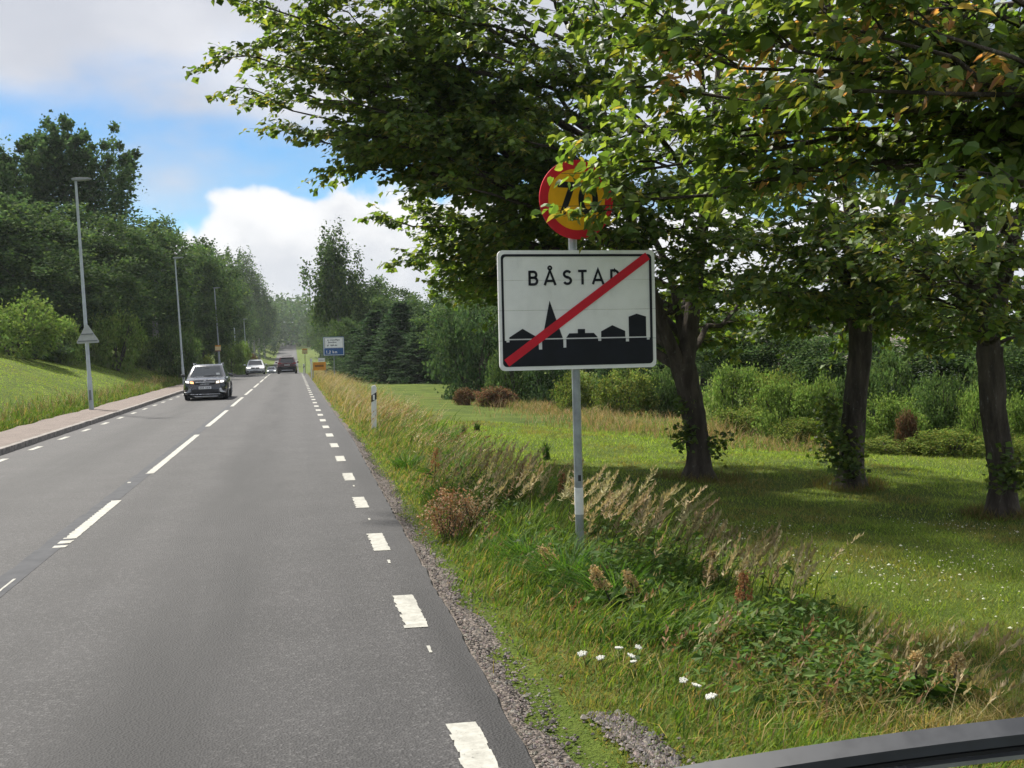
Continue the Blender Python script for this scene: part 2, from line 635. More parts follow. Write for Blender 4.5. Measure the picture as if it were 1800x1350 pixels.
def H(x, y):
    x = np.asarray(x, float)
    y = np.asarray(y, float)
    base = zr(y)
    right = np.interp(x, _xr, _zrr)
    t = np.clip(-7.9 - x, 0, None)
    left = np.where(t < 9, 0.40 * t - 0.012 * t * t, 0.40 * 9 - 0.012 * 81 + 0.14 * (t - 9))
    left = np.minimum(left, 40) + 0.07
    mid = np.full_like(x, -0.06)
    off = np.where(x > 0.9, right, np.where(x < -7.9, left, np.where(x < WALK_L, 0.06, mid)))
    amp = np.clip(np.abs(x + 2.3) - 4.5, 0, 6) / 6
    bump = amp * (0.05 * np.sin(x * 0.9 + y * 0.35) + 0.04 * np.sin(x * 0.37 - y * 0.81 + 1) + 0.02 * np.sin(2.1 * x + 1.7 * y))
    farb = np.clip((np.abs(x) - 30) / 60, 0, 1) * 1.2 * np.sin(x * 0.03 + y * 0.02)
    return base + off + bump + farb


def Hs(x, y):
    return float(H(np.array([x]), np.array([y]))[0])


def grid_sheet(name, xs, ys, zf, mat):
    X, Y = np.meshgrid(xs, ys)
    Z = zf(X, Y)
    V = np.stack([X, Y, Z], -1).reshape(-1, 3)
    nx, ny = len(xs), len(ys)
    i = np.arange(nx * ny).reshape(ny, nx)
    F = np.stack([i[:-1, :-1], i[:-1, 1:], i[1:, 1:], i[1:, :-1]], -1).reshape(-1, 4)
    o = link_mesh(name, np_mesh(name, V, F, smooth=True), mat)
    o['kind'] = 'structure'
    return o


def spaced(a, b, step, grow, far, sign=1):
    out, v, s = [], b, step
    while v < far:
        v += s
        s *= grow
        out.append(v)
    return out


xs = list(np.arange(-24, 24.01, 0.5))
xs = [-v for v in spaced(0, 24, .7, 1.18, 2400)][::-1] + xs + spaced(0, 24, .7, 1.18, 2400)
xs = sorted(set(xs + [-7.9, -7.35, 0.9, 1.06]))
ys = list(np.arange(-20, 60, 0.6)) + spaced(0, 60, .8, 1.045, 2400)
grid_sheet('ground', np.array(xs), np.array(ys), H, M['ground'])

# road: slab with a ragged right edge and a short broken side face
ys_r = np.concatenate([np.arange(-6, 40, 0.15), np.arange(40, 140, 1.0), np.arange(140, 700, 4.0)])
n = len(ys_r)
jr = 0.007 * rng.standard_normal(n) + 0.004 * np.sin(ys_r * 4.3)
edge = np.interp(ys_r, [-6, 4.7, 13, 25, 700], [.93, .97, 1.06, 1.19, 1.22]) + jr
cols = [np.full(n, ROAD_L - .05), np.full(n, -4), np.full(n, -2.28), np.full(n, -.7), np.full(n, .75), edge, edge + .015, edge + .03]
zo = [0, 0.0, 0.012, 0.006, 0, -0.006, -0.03, -0.09]
V = np.stack([np.stack([c, ys_r, zr(ys_r) + z], -1) for c, z in zip(cols, zo)], 1)
i = np.arange(n * 8).reshape(n, 8)
F = np.stack([i[:-1, :-1], i[:-1, 1:], i[1:, 1:], i[1:, :-1]], -1).reshape(-1, 4)
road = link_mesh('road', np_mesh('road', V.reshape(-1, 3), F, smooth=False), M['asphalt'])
road['kind'] = 'structure'


def road_z(x, y):
    return float(zr(y)) + float(np.interp(x, [-5.8, -4, -2.28, -.7, .75, 1.1], [0, 0, .012, .006, 0, -.006]))


def dash(x, y0, y1, w, toothed=0, ragged=True):
    """One thermoplastic marking: comb-toothed side, slightly worn ends."""
    ln = y1 - y0
    k = max(2, int(ln / 0.075)) if toothed else 2
    if ln > 4 and not toothed:
        k = 6
    ysd = np.linspace(y0, y1, k + 1)
    vs, fs = [], []
    th = 0.0045
    for j in range(k):
        a, b = ysd[j], ysd[j + 1]
        for yy, q in ((a, 0), (b, 1)):
            e = (0.011 * (j % 2) * toothed * random.uniform(.3, 1.3) + (random.uniform(-.008, .008) if ragged else 0)) if toothed else 0
            r = random.uniform(-.006, .006) if ragged else 0
            lft, rgt = x - w / 2 + e, x + w / 2 + r
            vs += [(lft, yy, road_z(lft, yy) + th), (rgt, yy, road_z(rgt, yy) + th)]
        b0 = j * 4
        fs.append((b0, b0 + 1, b0 + 3, b0 + 2))
    me = bpy.data.meshes.new('road_marking')
    me.from_pydata(vs, [], fs)
    me.update()
    return link_mesh('road_marking', me, M['marking'], road)


for k in range(60):                              # right edge line, 1 m dashes every 3 m
    y1 = 5.42 + 3 * k
    if y1 > 112:
        break
    dash(0.74, y1 - 1.02 + random.uniform(-.03, .03), y1, 0.155, 1 if y1 < 24 else 0)
for yb in (6.75, 9.75, 12.35, 15.6):                            # little premarking ticks
    dash(0.755, yb, yb + .16, 0.022, 0)
for k in range(34):                              # left edge line
    y0 = 21.9 + 3 * k
    dash(-5.40, y0, y0 + 1.0, 0.12, 0)
dash(-2.28, 5.0, 8.75, 0.125, 1)
dash(-2.28, 12.1, 15.2, 0.125, 1)
dash(-2.28, 11.55, 11.68, 0.125, 0)
dash(-2.28, 11.8, 11.98, 0.125, 0)
dash(-2.28, 18.6, 27.6, 0.125, 1)
for k in range(8):
    dash(-2.28, 30.8 + 12 * k, 39.8 + 12 * k, 0.125, 0)
dash(-2.33, 9.1, 10.0, 0.018, 0)
dash(-2.42, 17.3, 17.45, 0.05, 0)
# pale strip where older markings were milled off along the centre
g = MB()
for a, b, w0 in ((3.0, 30.0, .15), (30.0, 45.0, .13)):
    yy = np.arange(a, b + .01, 0.5)
    for q in range(len(yy) - 1):
        l0, l1 = -2.40 - w0 * .5 + random.uniform(-.02, .02), -2.40 - w0 * .5
        vs = [(l0, yy[q], road_z(l0, yy[q]) + .0025), (-2.26, yy[q], road_z(-2.26, yy[q]) + .0025),
              (-2.26, yy[q + 1], road_z(-2.26, yy[q + 1]) + .0025), (l1, yy[q + 1], road_z(l1, yy[q + 1]) + .0025)]
        g.add(vs, [(0, 1, 2, 3)])
g.build('milled_strip', M['old_mark'], road)

# pavement on the left with kerbstones
ys_w = np.concatenate([np.arange(10, 130, 1.0)])
n = len(ys_w)
wl = WALK_L + 0.06 * rng.standard_normal(n)
cols = [wl, np.full(n, -6.6), np.full(n, ROAD_L - .16)]
zo = [0.09, 0.125, 0.118]
V = np.stack([np.stack([c, ys_w, zr(ys_w) + z], -1) for c, z in zip(cols, zo)], 1)
V = np.concatenate([V[:, :1] - np.array([0.02, 0, 0.12]), V], 1)
i = np.arange(n * 4).reshape(n, 4)
F = np.stack([i[:-1, :-1], i[:-1, 1:], i[1:, 1:], i[1:, :-1]], -1).reshape(-1, 4)
walk = link_mesh('pavement', np_mesh('pavement', V.reshape(-1, 3), F, smooth=False), M['walk'])
walk['kind'] = 'structure'
kerb = empty('kerb', (ROAD_L, 20, 0))
kerb['kind'] = 'structure'
stone = MB().box(-.155, 0, 0.008, .992, -.12, .125).mesh('kerbstone', bevel=0.014)
stone.materials.append(M['kerb'])
for k in range(100):
    y = 18 + k
    o = bpy.data.objects.new('kerbstone', stone)
    COL.objects.link(o)
    o.parent = kerb
    o.location = (random.uniform(-.008, .008), y - 20, float(zr(y + .5)) + random.uniform(-.006, .006))
    o.rotation_euler = (math.atan(float(zr(y + 1) - zr(y))), random.uniform(-.01, .01), random.uniform(-.004, .004))

# gravel shoulder on the right
ys_g = np.concatenate([np.arange(-4, 40, 0.25), np.arange(40, 110, 1.0)])
n = len(ys_g)
gw = 0.15 + 0.06 * np.sin(ys_g * .9) + 0.06 * np.sin(ys_g * 2.7 + 1) + .05 * rng.standard_normal(n)
gw = gw * np.interp(ys_g, [0, 16, 40, 100], [1.0, .9, .45, .25])
e2 = np.interp(ys_g, ys_r, edge)
cols = [e2 - .03, e2 + .02 + gw * .5, e2 + .05 + gw]
V = np.stack([np.stack([c, ys_g, H(c, ys_g) + z], -1) for c, z in zip(cols, (.015, .018, -.005))], 1)
i = np.arange(n * 3).reshape(n, 3)
F = np.stack([i[:-1, :-1], i[:-1, 1:], i[1:, 1:], i[1:, :-1]], -1).reshape(-1, 4)
o = link_mesh('gravel_shoulder', np_mesh('gravel_shoulder', V.reshape(-1, 3), F), M['gravel'])
o['kind'] = 'structure'


def pebbles(n_, xf, yf, smin, smax):
    y = yf(n_)
    x = xf(n_, y)
    z = H(x, y) + .018
    s = rng.uniform(smin, smax, n_) * np.where(rng.random(n_) < .05, 1.8, 1)
    base = np.array([[1, 0, 0], [-1, 0, 0], [0, 1, 0], [0, -1, 0], [0, 0, .7], [0, 0, -.7]], float)
    P = base[None] * s[:, None, None] * rng.uniform(.6, 1.2, (n_, 6, 1))
    a = rng.uniform(0, 6.28, n_)
    ca, sa = np.cos(a)[:, None], np.sin(a)[:, None]
    Q = np.stack([P[..., 0] * ca - P[..., 1] * sa, P[..., 0] * sa + P[..., 1] * ca, P[..., 2]], -1)
    V = Q + np.stack([x, y, z], -1)[:, None]
    F = np.array([[0, 2, 4], [2, 1, 4], [1, 3, 4], [3, 0, 4], [2, 0, 5], [1, 2, 5], [3, 1, 5], [0, 3, 5]])
    F = (F[None] + 6 * np.arange(n_)[:, None, None]).reshape(-1, 3)
    g_ = rng.uniform(.06, .25, n_)[:, None] * np.array([1, .88, .79]) * rng.uniform(.92, 1.08, (n_, 3))
    return V.reshape(-1, 3), F, np.repeat(g_, 6, 0)


V, F, c = pebbles(6500, lambda k, y: np.interp(y, ys_r, edge) + .03 + np.abs(rng.normal(0, .11, k)),
                  lambda k: 3.8 + 24 * rng.random(k) ** 1.6, .005, .013)
V2, F2, c2 = pebbles(2200, lambda k, y: 1.50 + .04 * np.sin(y * 3) + rng.normal(0, .055, k), lambda k: 3.9 + 1.6 * rng.random(k), .006, .017)
tag(link_mesh('gravel', np_mesh('gravel', np.concatenate([V, V2]), np.concatenate([F, F2 + len(V)]), np.concatenate([c, c2])), M['pebble']),
    'loose grey and pinkish gravel along the asphalt edge', 'gravel', kind='stuff')


# ------------------------------------------------------------------ grass
def blades(x, y, h, w, lean, col, seg=2, lean_dir=None, z=None, tipcol=None):
    """Curved tapering blades. All arrays of length n."""
    n_ = len(x)
    z = H(x, y) - .01 if z is None else z
    a = rng.uniform(0, 2 * np.pi, n_) if lean_dir is None else lean_dir
    f = rng.uniform(0, 2 * np.pi, n_)
    wx, wy = np.cos(f) * w * .5, np.sin(f) * w * .5
    lx, ly = np.cos(a) * lean, np.sin(a) * lean
    rows = []
    for k in range(seg + 1):
        t = k / seg
        cx = x + lx * h * t * t
        cy = y + ly * h * t * t
        cz = z + h * t * (1 - .35 * np.minimum(lean, 1.2) * t)
        if k < seg:
            ww = 1 - .55 * t
            rows.append(np.stack([cx - wx * ww, cy - wy * ww, cz], -1))
            rows.append(np.stack([cx + wx * ww, cy + wy * ww, cz], -1))
        else:
            rows.append(np.stack([cx, cy, cz], -1))
    nv = 2 * seg + 1
    V_ = np.stack(rows, 1).reshape(-1, 3)
    F_ = []
    for k in range(seg - 1):
        F_ += [[2 * k, 2 * k + 1, 2 * k + 3], [2 * k, 2 * k + 3, 2 * k + 2]]
    F_ += [[2 * seg - 2, 2 * seg - 1, 2 * seg]]
    F_ = (np.array(F_)[None] + nv * np.arange(n_)[:, None, None]).reshape(-1, 3)
    c_ = np.repeat(col[:, None], nv, 1)
    if tipcol is not None:
        tt = np.array([k // 2 / seg for k in range(nv)])[None, :, None]
        c_ = c_ * (1 - tt) + tipcol[:, None] * tt
    return V_, F_, c_.reshape(-1, 3)


def join(parts):
    V_, F_, C_, o_ = [], [], [], 0
    for v, f, c_ in parts:
        V_.append(v)
        F_.append(f + o_)
        C_.append(c_)
        o_ += len(v)
    return np.concatenate(V_), np.concatenate(F_), np.concatenate(C_)


def mixcol(cols, n_, var=.2, w=None):
    cols = np.array(cols, float)
    k = rng.choice(len(cols), n_, p=w)
    return cols[k] * rng.uniform(1 - var, 1 + var, (n_, 1)) * rng.uniform(.92, 1.08, (n_, 3))


def vnoise(x, y, s, seed=0):
    """Cheap smooth value noise in 0..1."""
    r2 = np.random.default_rng(seed)
    tab = r2.random((64, 64))
    u, v = x / s, y / s
    iu, iv = np.floor(u).astype(int), np.floor(v).astype(int)
    fu, fv = u - iu, v - iv
    fu, fv = fu * fu * (3 - 2 * fu), fv * fv * (3 - 2 * fv)
    g_ = lambda a_, b_: tab[a_ % 64, b_ % 64]
    return (g_(iu, iv) * (1 - fu) + g_(iu + 1, iv) * fu) * (1 - fv) + (g_(iu, iv + 1) * (1 - fu) + g_(iu + 1, iv + 1) * fu) * fv


# mown lawn on the right
def lawn_patch(n_, y0, y1, pw, hmul):
    y = y0 + (y1 - y0) * rng.random(n_) ** pw
    x0 = np.maximum(1.35, 1.35)
    x1 = y * 0.74 + 1.5
    x = x0 + (x1 - x0) * rng.random(n_)
    dry = vnoise(x, y, 1.6, 3) * .55 + vnoise(x, y, .5, 4) * .45
    h = hmul * rng.uniform(.5, 1.2, n_) * (.7 + .7 * vnoise(x, y, .35, 5))
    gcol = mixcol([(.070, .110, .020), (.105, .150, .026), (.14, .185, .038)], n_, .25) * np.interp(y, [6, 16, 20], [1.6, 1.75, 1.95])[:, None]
    dcol = mixcol([(.25, .215, .085), (.20, .18, .06), (.15, .135, .045)], n_, .2)
    streak = vnoise(x * 1.0 - y * .15, y * .12, .55, 14)
    k = np.clip((dry - .50) * 2.6 + (streak - .45) * 1.1 + np.interp(y, [5, 13, 20], [.38, .34, -.12]) + rng.normal(0, .25, n_), 0, 1)[:, None]
    return blades(x, y, h, rng.uniform(.007, .013, n_) * np.interp(y, [4, 30], [.8, 2.6]), rng.uniform(.2, 1.0, n_), gcol * (1 - k) + dcol * k, 1)


LP = [lawn_patch(90000, 4.2, 12, 1.15, .055), lawn_patch(110000, 12, 32, 1.0, .07)]
for bx_, by_, rr_ in ((6.18, 16.9, .42), (8.1, 15.7, .34), (8.42, 12.45, .30)):
    a_ = rng.uniform(0, 6.28, 900)
    q_ = rr_ * rng.uniform(.8, 1.7, 900)
    LP.append(blades(bx_ + q_ * np.cos(a_), by_ + q_ * np.sin(a_), rng.uniform(.06, .20, 900), rng.uniform(.008, .016, 900), rng.uniform(.2, 1.0, 900),
                     mixcol([(.17, .13, .06), (.12, .09, .04), (.09, .12, .025)], 900, .25), 1))
V, F, c = join(LP)
tag(link_mesh('lawn_grass', np_mesh('lawn_grass', V, F, c), M['blade']), 'short mown lawn grass under the roadside trees', 'grass', kind='stuff')

# rough verge grass: taller, mixed green and straw
BAND = lambda y: np.interp(y, [4, 6, 9, 14, 30, 60, 110], [2.95, 2.75, 2.45, 2.15, 2.0, 1.95, 1.85])   # line of the tall growth


def verge(n_, y0, y1, pw, sig, off, hmin, hmax, cols, w=None, lean=(.3, 1.0), width=(.006, .012), seg=3, clump=0, seed=1, thr=0., tip=None):
    y = y0 + (y1 - y0) * rng.random(n_) ** pw
    x = BAND(y) + off + rng.normal(0, sig, n_)
    if clump:
        keep = vnoise(x, y, clump, seed) > thr
        x, y = x[keep], y[keep]
    keep = x > np.interp(y, ys_r, edge) + .12
    x, y = x[keep], y[keep]
    n_ = len(x)
    hh = rng.uniform(hmin, hmax, n_) * (.55 + .8 * vnoise(x, y, .6, seed + 9)) * np.clip((x - np.interp(y, ys_r, edge)) / .9, .22, 1) * np.interp(y, [4, 6.6, 8.4], [.38, .55, 1])
    wmul = np.interp(y, [4, 12, 40, 110], [1, 1.1, 2.2, 4])
    tc = None if tip is None else mixcol(tip, n_, .2)
    return blades(x, y, hh, rng.uniform(width[0], width[1], n_) * wmul, rng.uniform(lean[0], lean[1], n_), mixcol(cols, n_, .25, w), seg,
                  lean_dir=rng.normal(-.3, 1.1, n_), tipcol=tc)


GREENS = [(0.069, 0.131, 0.020), (0.106, 0.181, 0.027), (0.044, 0.094, 0.018), (0.150, 0.213, 0.037)]
STRAWS = [(.28, .21, .10), (.22, .16, .07), (.33, .26, .13)]
VP = [
    verge(26000, 3.9, 12, 1.0, .75, -.35, .10, .30, GREENS + STRAWS[:2], [.24, .27, .16, .17, .09, .07]),
    verge(11000, 6.5, 14, 1.0, .36, 0, .30, .58, GREENS, lean=(.3, 1.1), clump=.7, seed=2, thr=.38, width=(.006, .014)),
    verge(22000, 12, 34, 1.1, .60, -.1, .15, .42, GREENS + STRAWS, [.2, .2, .14, .14, .12, .1, .10]),
    verge(16000, 30, 112, 1.2, .65, .1, .3, .75, STRAWS + GREENS[:2], [.26, .2, .2, .17, .17]),
    verge(5000, 12, 60, 1.0, .5, .9, .25, .5, GREENS, clump=1.5, seed=6, thr=.5, width=(.008, .016)),
]
# rank bright tufts near the sign post and along the band
for (tx, ty, k, hh) in ((2.05, 8.6, 420, .50), (2.25, 7.9, 380, .48), (1.85, 11.5, 300, .42), (1.75, 13.8, 260, .4),
                        (1.95, 9.6, 300, .4), (2.3, 16.5, 260, .5), (2.6, 19, 260, .5), (2.9, 23, 260, .55), (1.7, 18, 200, .4), (2.35, 7.0, 160, .26)):
    r_ = np.abs(rng.normal(0, .13, k))
    a_ = rng.uniform(0, 6.28, k)
    VP.append(blades(tx + r_ * np.cos(a_), ty + r_ * np.sin(a_), rng.uniform(.55, 1.1, k) * hh, rng.uniform(.008, .015, k), rng.uniform(.4, 1.3, k),
                     mixcol([(.05, .12, .02), (.08, .17, .025), (.035, .085, .016)], k, .2), 4, lean_dir=a_ + rng.normal(0, .5, k)))
n_ = 15000
y = rng.uniform(5.4, 14, n_)
x = BAND(y) + .12 + rng.normal(0, .33, n_)
keep = vnoise(x, y, .5, 17) > .38
x, y = x[keep], y[keep]
n_ = len(x)
hz_ = rng.random(n_) ** 1.4 * (.12 + .42 * vnoise(x, y, .5, 17)) * np.interp(y, [5.6, 8], [.6, 1])
a_ = rng.uniform(0, 6.28, n_)
WEED = (np.stack([x, y, H(x, y) + hz_], 1), np.stack([np.cos(a_), np.sin(a_), rng.normal(.1, .4, n_)], 1), np.array([0, 0, 1.]) + rng.normal(0, .4, (n_, 3)), rng.uniform(.03, .085, n_))
n_ = 9000
yy_ = rng.uniform(4.7, 7.0, n_)
xx_ = 2.9 + (6.2 - yy_) * .25 + rng.normal(0, .62, n_) + .35
kp_ = vnoise(xx_, yy_, .45, 44) > .30
VP.append(blades(xx_[kp_], yy_[kp_], rng.uniform(.06, .22, kp_.sum()), rng.uniform(.004, .008, kp_.sum()), rng.uniform(.4, 1.3, kp_.sum()), mixcol([(.30, .23, .10), (.24, .19, .08), (.36, .28, .13), (.14, .15, .04)], int(kp_.sum()), .25), 2))
V, F, c = join(VP)
tag(link_mesh('verge_grass', np_mesh('verge_grass', V, F, c), M['blade']), 'unmown green and straw coloured grass along the right verge', 'grass', kind='stuff')


def seed_stalks(x, y, h, lean, ldir, stemcol, plumecol, plume_len, nple, plume_w=.035, stem_w=.006):
    """Tall flowering grass: a thin stem carrying a loose plume of spikelets near the top."""
    n_ = len(x)
    z = H(x, y) - .01
    parts_ = [blades(x, y, h, np.full(n_, stem_w), lean, stemcol, 3, lean_dir=ldir)]
    m = n_ * nple
    idx = np.repeat(np.arange(n_), nple)
    t = 1 - np.tile(np.linspace(0, 1, nple), n_) * np.repeat(plume_len / h, nple) + rng.normal(0, .01, m)
    lx, ly = np.cos(ldir) * lean, np.sin(ldir) * lean
    cx = x[idx] + lx[idx] * h[idx] * t * t
    cy = y[idx] + ly[idx] * h[idx] * t * t
    cz = z[idx] + h[idx] * t * (1 - .35 * np.minimum(lean[idx], 1.2) * t)
    sp = plume_w * (.3 + 1.0 * np.tile(np.linspace(0, 1, nple), n_)) * rng.uniform(.3, 1.2, m)
    a_ = rng.uniform(0, 6.28, m)
    b0 = np.stack([cx, cy, cz], -1)
    dirv = np.stack([np.cos(a_) * sp + lx[idx] * .02, np.sin(a_) * sp + ly[idx] * .02, rng.uniform(.01, .05, m)], -1)
    wv = np.stack([-np.sin(a_), np.cos(a_), rng.normal(0, .5, m)], -1) * rng.uniform(.004, .009, m)[:, None]
    V_ = np.stack([b0, b0 + dirv * .55 + wv, b0 + dirv * 1.15, b0 + dirv * .55 - wv], 1).reshape(-1, 3)
    F_ = (np.array([[0, 1, 2], [0, 2, 3]])[None] + 4 * np.arange(m)[:, None, None]).reshape(-1, 3)
    parts_.append((V_, F_, np.repeat(plumecol[idx] * rng.uniform(.75, 1.2, (m, 1)), 4, 0)))
    return parts_


SP = []


def stalk_field(n_, xf, y0, y1, h0, h1, pcols, scols, nple, pl=(.14, .26), lean=(.35, .8), dirm=(-.15, .45), pw_=.035, sw=.006):
    y = rng.uniform(y0, y1, n_)
    x = xf(y, n_)
    x = np.where((x > -2) & (x < np.interp(y, ys_r, edge) + .25), np.interp(y, ys_r, edge) + .25 + rng.uniform(0, .5, n_), x)
    x = np.where(x < -2, np.minimum(x, -7.42), x)
    h = rng.uniform(h0, h1, n_)
    SP.extend(seed_stalks(x, y, h, rng.uniform(lean[0], lean[1], n_), rng.normal(dirm[0], dirm[1], n_), mixcol(scols, n_, .25), mixcol(pcols, n_, .15),
                          rng.uniform(pl[0], pl[1], n_), nple, pw_, sw))


TAN = [(.33, .275, .15), (.40, .34, .20), (.26, .21, .11)]
RUST = [(.22, .12, .065), (.27, .16, .09)]
STEM = [(.045, .055, .018), (.07, .07, .025), (.025, .03, .012)]
stalk_field(80, lambda y, k: 2.50 + (9.6 - y) * .06 + rng.normal(0, .26, k), 8.2, 10.6, .60, .95, TAN, STEM, 40, lean=(.15, .6), pw_=.045, sw=.009)
stalk_field(90, lambda y, k: 2.15 + rng.normal(0, .28, k), 10.5, 14.5, .55, .9, TAN, STEM, 32, lean=(.1, .5), pw_=.045, sw=.009)
stalk_field(60, lambda y, k: 3.0 + rng.normal(0, .25, k), 6.9, 8.6, .5, .75, TAN, STEM, 30, lean=(.15, .6), sw=.008)
stalk_field(170, lambda y, k: BAND(y) + .05 + rng.normal(0, .38, k), 14, 32, .5, .85, TAN + RUST[:1], STEM, 16, pw_=.05, sw=.01)
stalk_field(700, lambda y, k: BAND(y) + .2 + rng.normal(0, .6, k), 26, 112, .6, 1.0, TAN + TAN + RUST[1:], TAN, 9, pl=(.25, .45), pw_=.10, sw=.02)
stalk_field(160, lambda y, k: BAND(y) - .35 + rng.normal(0, .35, k), 5, 16, .22, .4, RUST + TAN[:1], RUST, 10, pl=(.1, .2), pw_=.03, sw=.003)
stalk_field(70, lambda y, k: rng.uniform(3.0, 4.3, k), 4.9, 6.3, .25, .45, TAN, TAN, 18, pl=(.1, .16), pw_=.025, sw=.004)
V, F, c = join(SP)
tag(link_mesh('seeding_grass', np_mesh('seeding_grass', V, F, c), M['straw']), 'tall tan seeding grass leaning over the right verge', 'grass', kind='stuff')

# dry tan grass strip in front of the right-hand shrubs
n_ = 9000
y = rng.uniform(22, 46, n_)
x = np.interp(y, [22, 30, 46], [9.8, 8.6, 8.0]) + rng.normal(0, 1.0, n_) + np.interp(y, [22, 30, 46], [1.2, .6, .4])
tag(link_mesh('dry_grass', np_mesh('dry_grass', *blades(x, y, rng.uniform(.15, .60, n_) * (.15 + 1.1 * vnoise(x, y, 1.2, 8)), rng.uniform(.012, .024, n_), rng.uniform(.2, .9, n_),
    mixcol([(.34, .24, .12), (.28, .20, .09), (.14, .17, .04), (.36, .26, .15), (.11, .16, .03)], n_, .2), 2)), M['straw']),
    'dry tan grass below the shrubs beyond the lawn', 'grass', kind='stuff')

# left verge between pavement and lawn, and the rising lawn
n_ = 26000
y = 20 + 90 * rng.random(n_) ** 1.5
x = -7.42 - np.abs(rng.normal(0, .55, n_))
LV = [blades(x, y, rng.uniform(.15, .55, n_) * (.5 + .8 * vnoise(x, y, .8, 12)) * np.interp(-7.4 - x, [0, .25, .9, 1.8], [.35, 1, 1, .5]), rng.uniform(.010, .022, n_) * np.interp(y, [20, 60], [1, 2]), rng.uniform(.2, .9, n_),
             mixcol(GREENS + STRAWS[:1] + [(.14, .20, .04)], n_, .25, [.2, .22, .14, .16, .13, .15]), 2)]
n_ = 60000
y = 22 + 65 * rng.random(n_) ** 1.2
x = -8.0 - rng.random(n_) * 14
LV.append(blades(x, y, rng.uniform(.03, .065, n_), rng.uniform(.018, .035, n_) * np.interp(y, [20, 60], [1, 2]), rng.uniform(.2, .9, n_), mixcol([(.17, .27, .034), (.20, .295, .045), (.25, .30, .07)], n_, .2) * (.75 + .6 * vnoise(x, y, 3.5, 31))[:, None], 1))
SP = []
stalk_field(420, lambda y, k: -7.75 + rng.normal(0, .30, k), 22, 75, .45, .8, RUST + TAN + [(.2, .09, .04)], STEM, 12, pl=(.2, .35), lean=(.05, .3), dirm=(0, 2), pw_=.05, sw=.012)
V, F, c = join(LV)
tag(link_mesh('verge_grass', np_mesh('verge_grass', V, F, c), M['blade']), 'green grass of the left verge and rising lawn behind pavement', 'grass', kind='stuff')
V, F, c = join(SP)
tag(link_mesh('seeding_grass', np_mesh('seeding_grass', V, F, c), M['straw']), 'rusty brown seed stalks standing behind the left pavement', 'grass', kind='stuff')

# clover heads scattered over the shaded lawn
n_ = 520
cx = np.array([4.3, 5.0, 6.0, 5.6, 4.7, 3.4, 7.2])
cy = np.array([9.3, 8.6, 9.0, 7.4, 11.5, 10.8, 11.6])
k = rng.integers(0, 7, n_)
x = cx[k] + rng.normal(0, .55, n_)
y = cy[k] + rng.normal(0, .5, n_)
V, F, c = pebbles(n_, lambda q, yy: x, lambda q: y, .006, .012)
V[:, 2] += .02
c[:] = mixcol([(.62, .60, .48), (.5, .5, .36)], len(c), .1)
tag(link_mesh('clover_flowers', np_mesh('clover_flowers', V, F, c), M['pebble']), 'small white clover heads dotted over the shaded lawn', 'flowers', kind='stuff')


# ------------------------------------------------------------------ town-end sign
def ribbon(mb, pts, w, yoff=0.0, closed=False):
    """Flat stroke of constant width along a polyline in the x-z plane, facing -y."""
    P = [Vector((p[0], p[1])) for p in pts]
    n_ = len(P)
    L_, R_ = [], []
    for q in range(n_):
        a_ = P[q - 1] if (q > 0 or closed) else None
        b_ = P[(q + 1) % n_] if (q < n_ - 1 or closed) else None
        d1 = (P[q] - a_).normalized() if a_ is not None else None
        d2 = (b_ - P[q]).normalized() if b_ is not None else None
        if d1 is None:
            d1 = d2
        if d2 is None:
            d2 = d1
        nn = Vector((-(d1 + d2).y, (d1 + d2).x))
        nn = nn.normalized() if nn.length > 1e-6 else Vector((-d1.y, d1.x))
        k_ = 1 / max(.45, nn.dot(Vector((-d1.y, d1.x))))
        L_.append(P[q] + nn * w * .5 * k_)
        R_.append(P[q] - nn * w * .5 * k_)
    vs = [(p.x, yoff, p.y) for p in L_] + [(p.x, yoff, p.y) for p in R_]
    m = n_ if closed else n_ - 1
    mb.add(vs, [(q, (q + 1) % n_, n_ + (q + 1) % n_, n_ + q) for q in range(m)])


def arc(cx, cz, rx, rz, a0, a1, n_=12):
    return [(cx + rx * math.cos(R(a0 + (a1 - a0) * k / n_)), cz + rz * math.sin(R(a0 + (a1 - a0) * k / n_))) for k in range(n_ + 1)]


GLYPH = {
    'B': (.66, [[(.08, 0), (.08, 1)], [(.08, .925)] + arc(.36, .725, .19, .2, 90, -90) + [(.08, .525)], [(.08, .075)] + arc(.38, .3, .22, .225, -90, 90) + [(.08, .525)]]),
    'A': (.82, [[(.03, 0), (.41, 1.0), (.79, 0)], [(.16, .29), (.66, .29)]]),
    'S': (.66, [arc(.33, .73, .23, .2, 25, 270, 14) + arc(.33, .29, .25, .22, 90, -155, 14)]),
    'T': (.62, [[(.31, 0), (.31, .93)], [(0, .925), (.62, .925)]]),
    'D': (.72, [[(.08, 0), (.08, 1)], [(.08, .925), (.28, .925)] + arc(.28, .5, .36, .425, 90, -90, 14) + [(.08, .075)]]),
    '7': (.58, [[(0, .92), (.5, .92), (.18, 0)]]),
    '0': (.62, [arc(.31, .5, .24, .42, 90, 450, 24)]),
    '1': (.3, [[(.02, .75), (.17, .93), (.17, 0)]]),
    '2': (.58, [arc(.28, .7, .22, .22, 170, -30, 10) + [(.05, .07), (.55, .07)]]),
    'k': (.5, [[(.07, 0), (.07, 1)], [(.45, .65), (.1, .3)], [(.2, .4), (.47, 0)]]),
    'm': (.8, [[(.07, 0), (.07, .65)], [(.07, .5)] + arc(.22, .45, .15, .16, 140, 0, 6) + [(.37, 0)], [(.37, .45)] + arc(.55, .45, .17, .16, 140, 0, 6) + [(.72, 0)]]),
    ',': (.2, [[(.1, .1), (.04, -.12)]]),
}


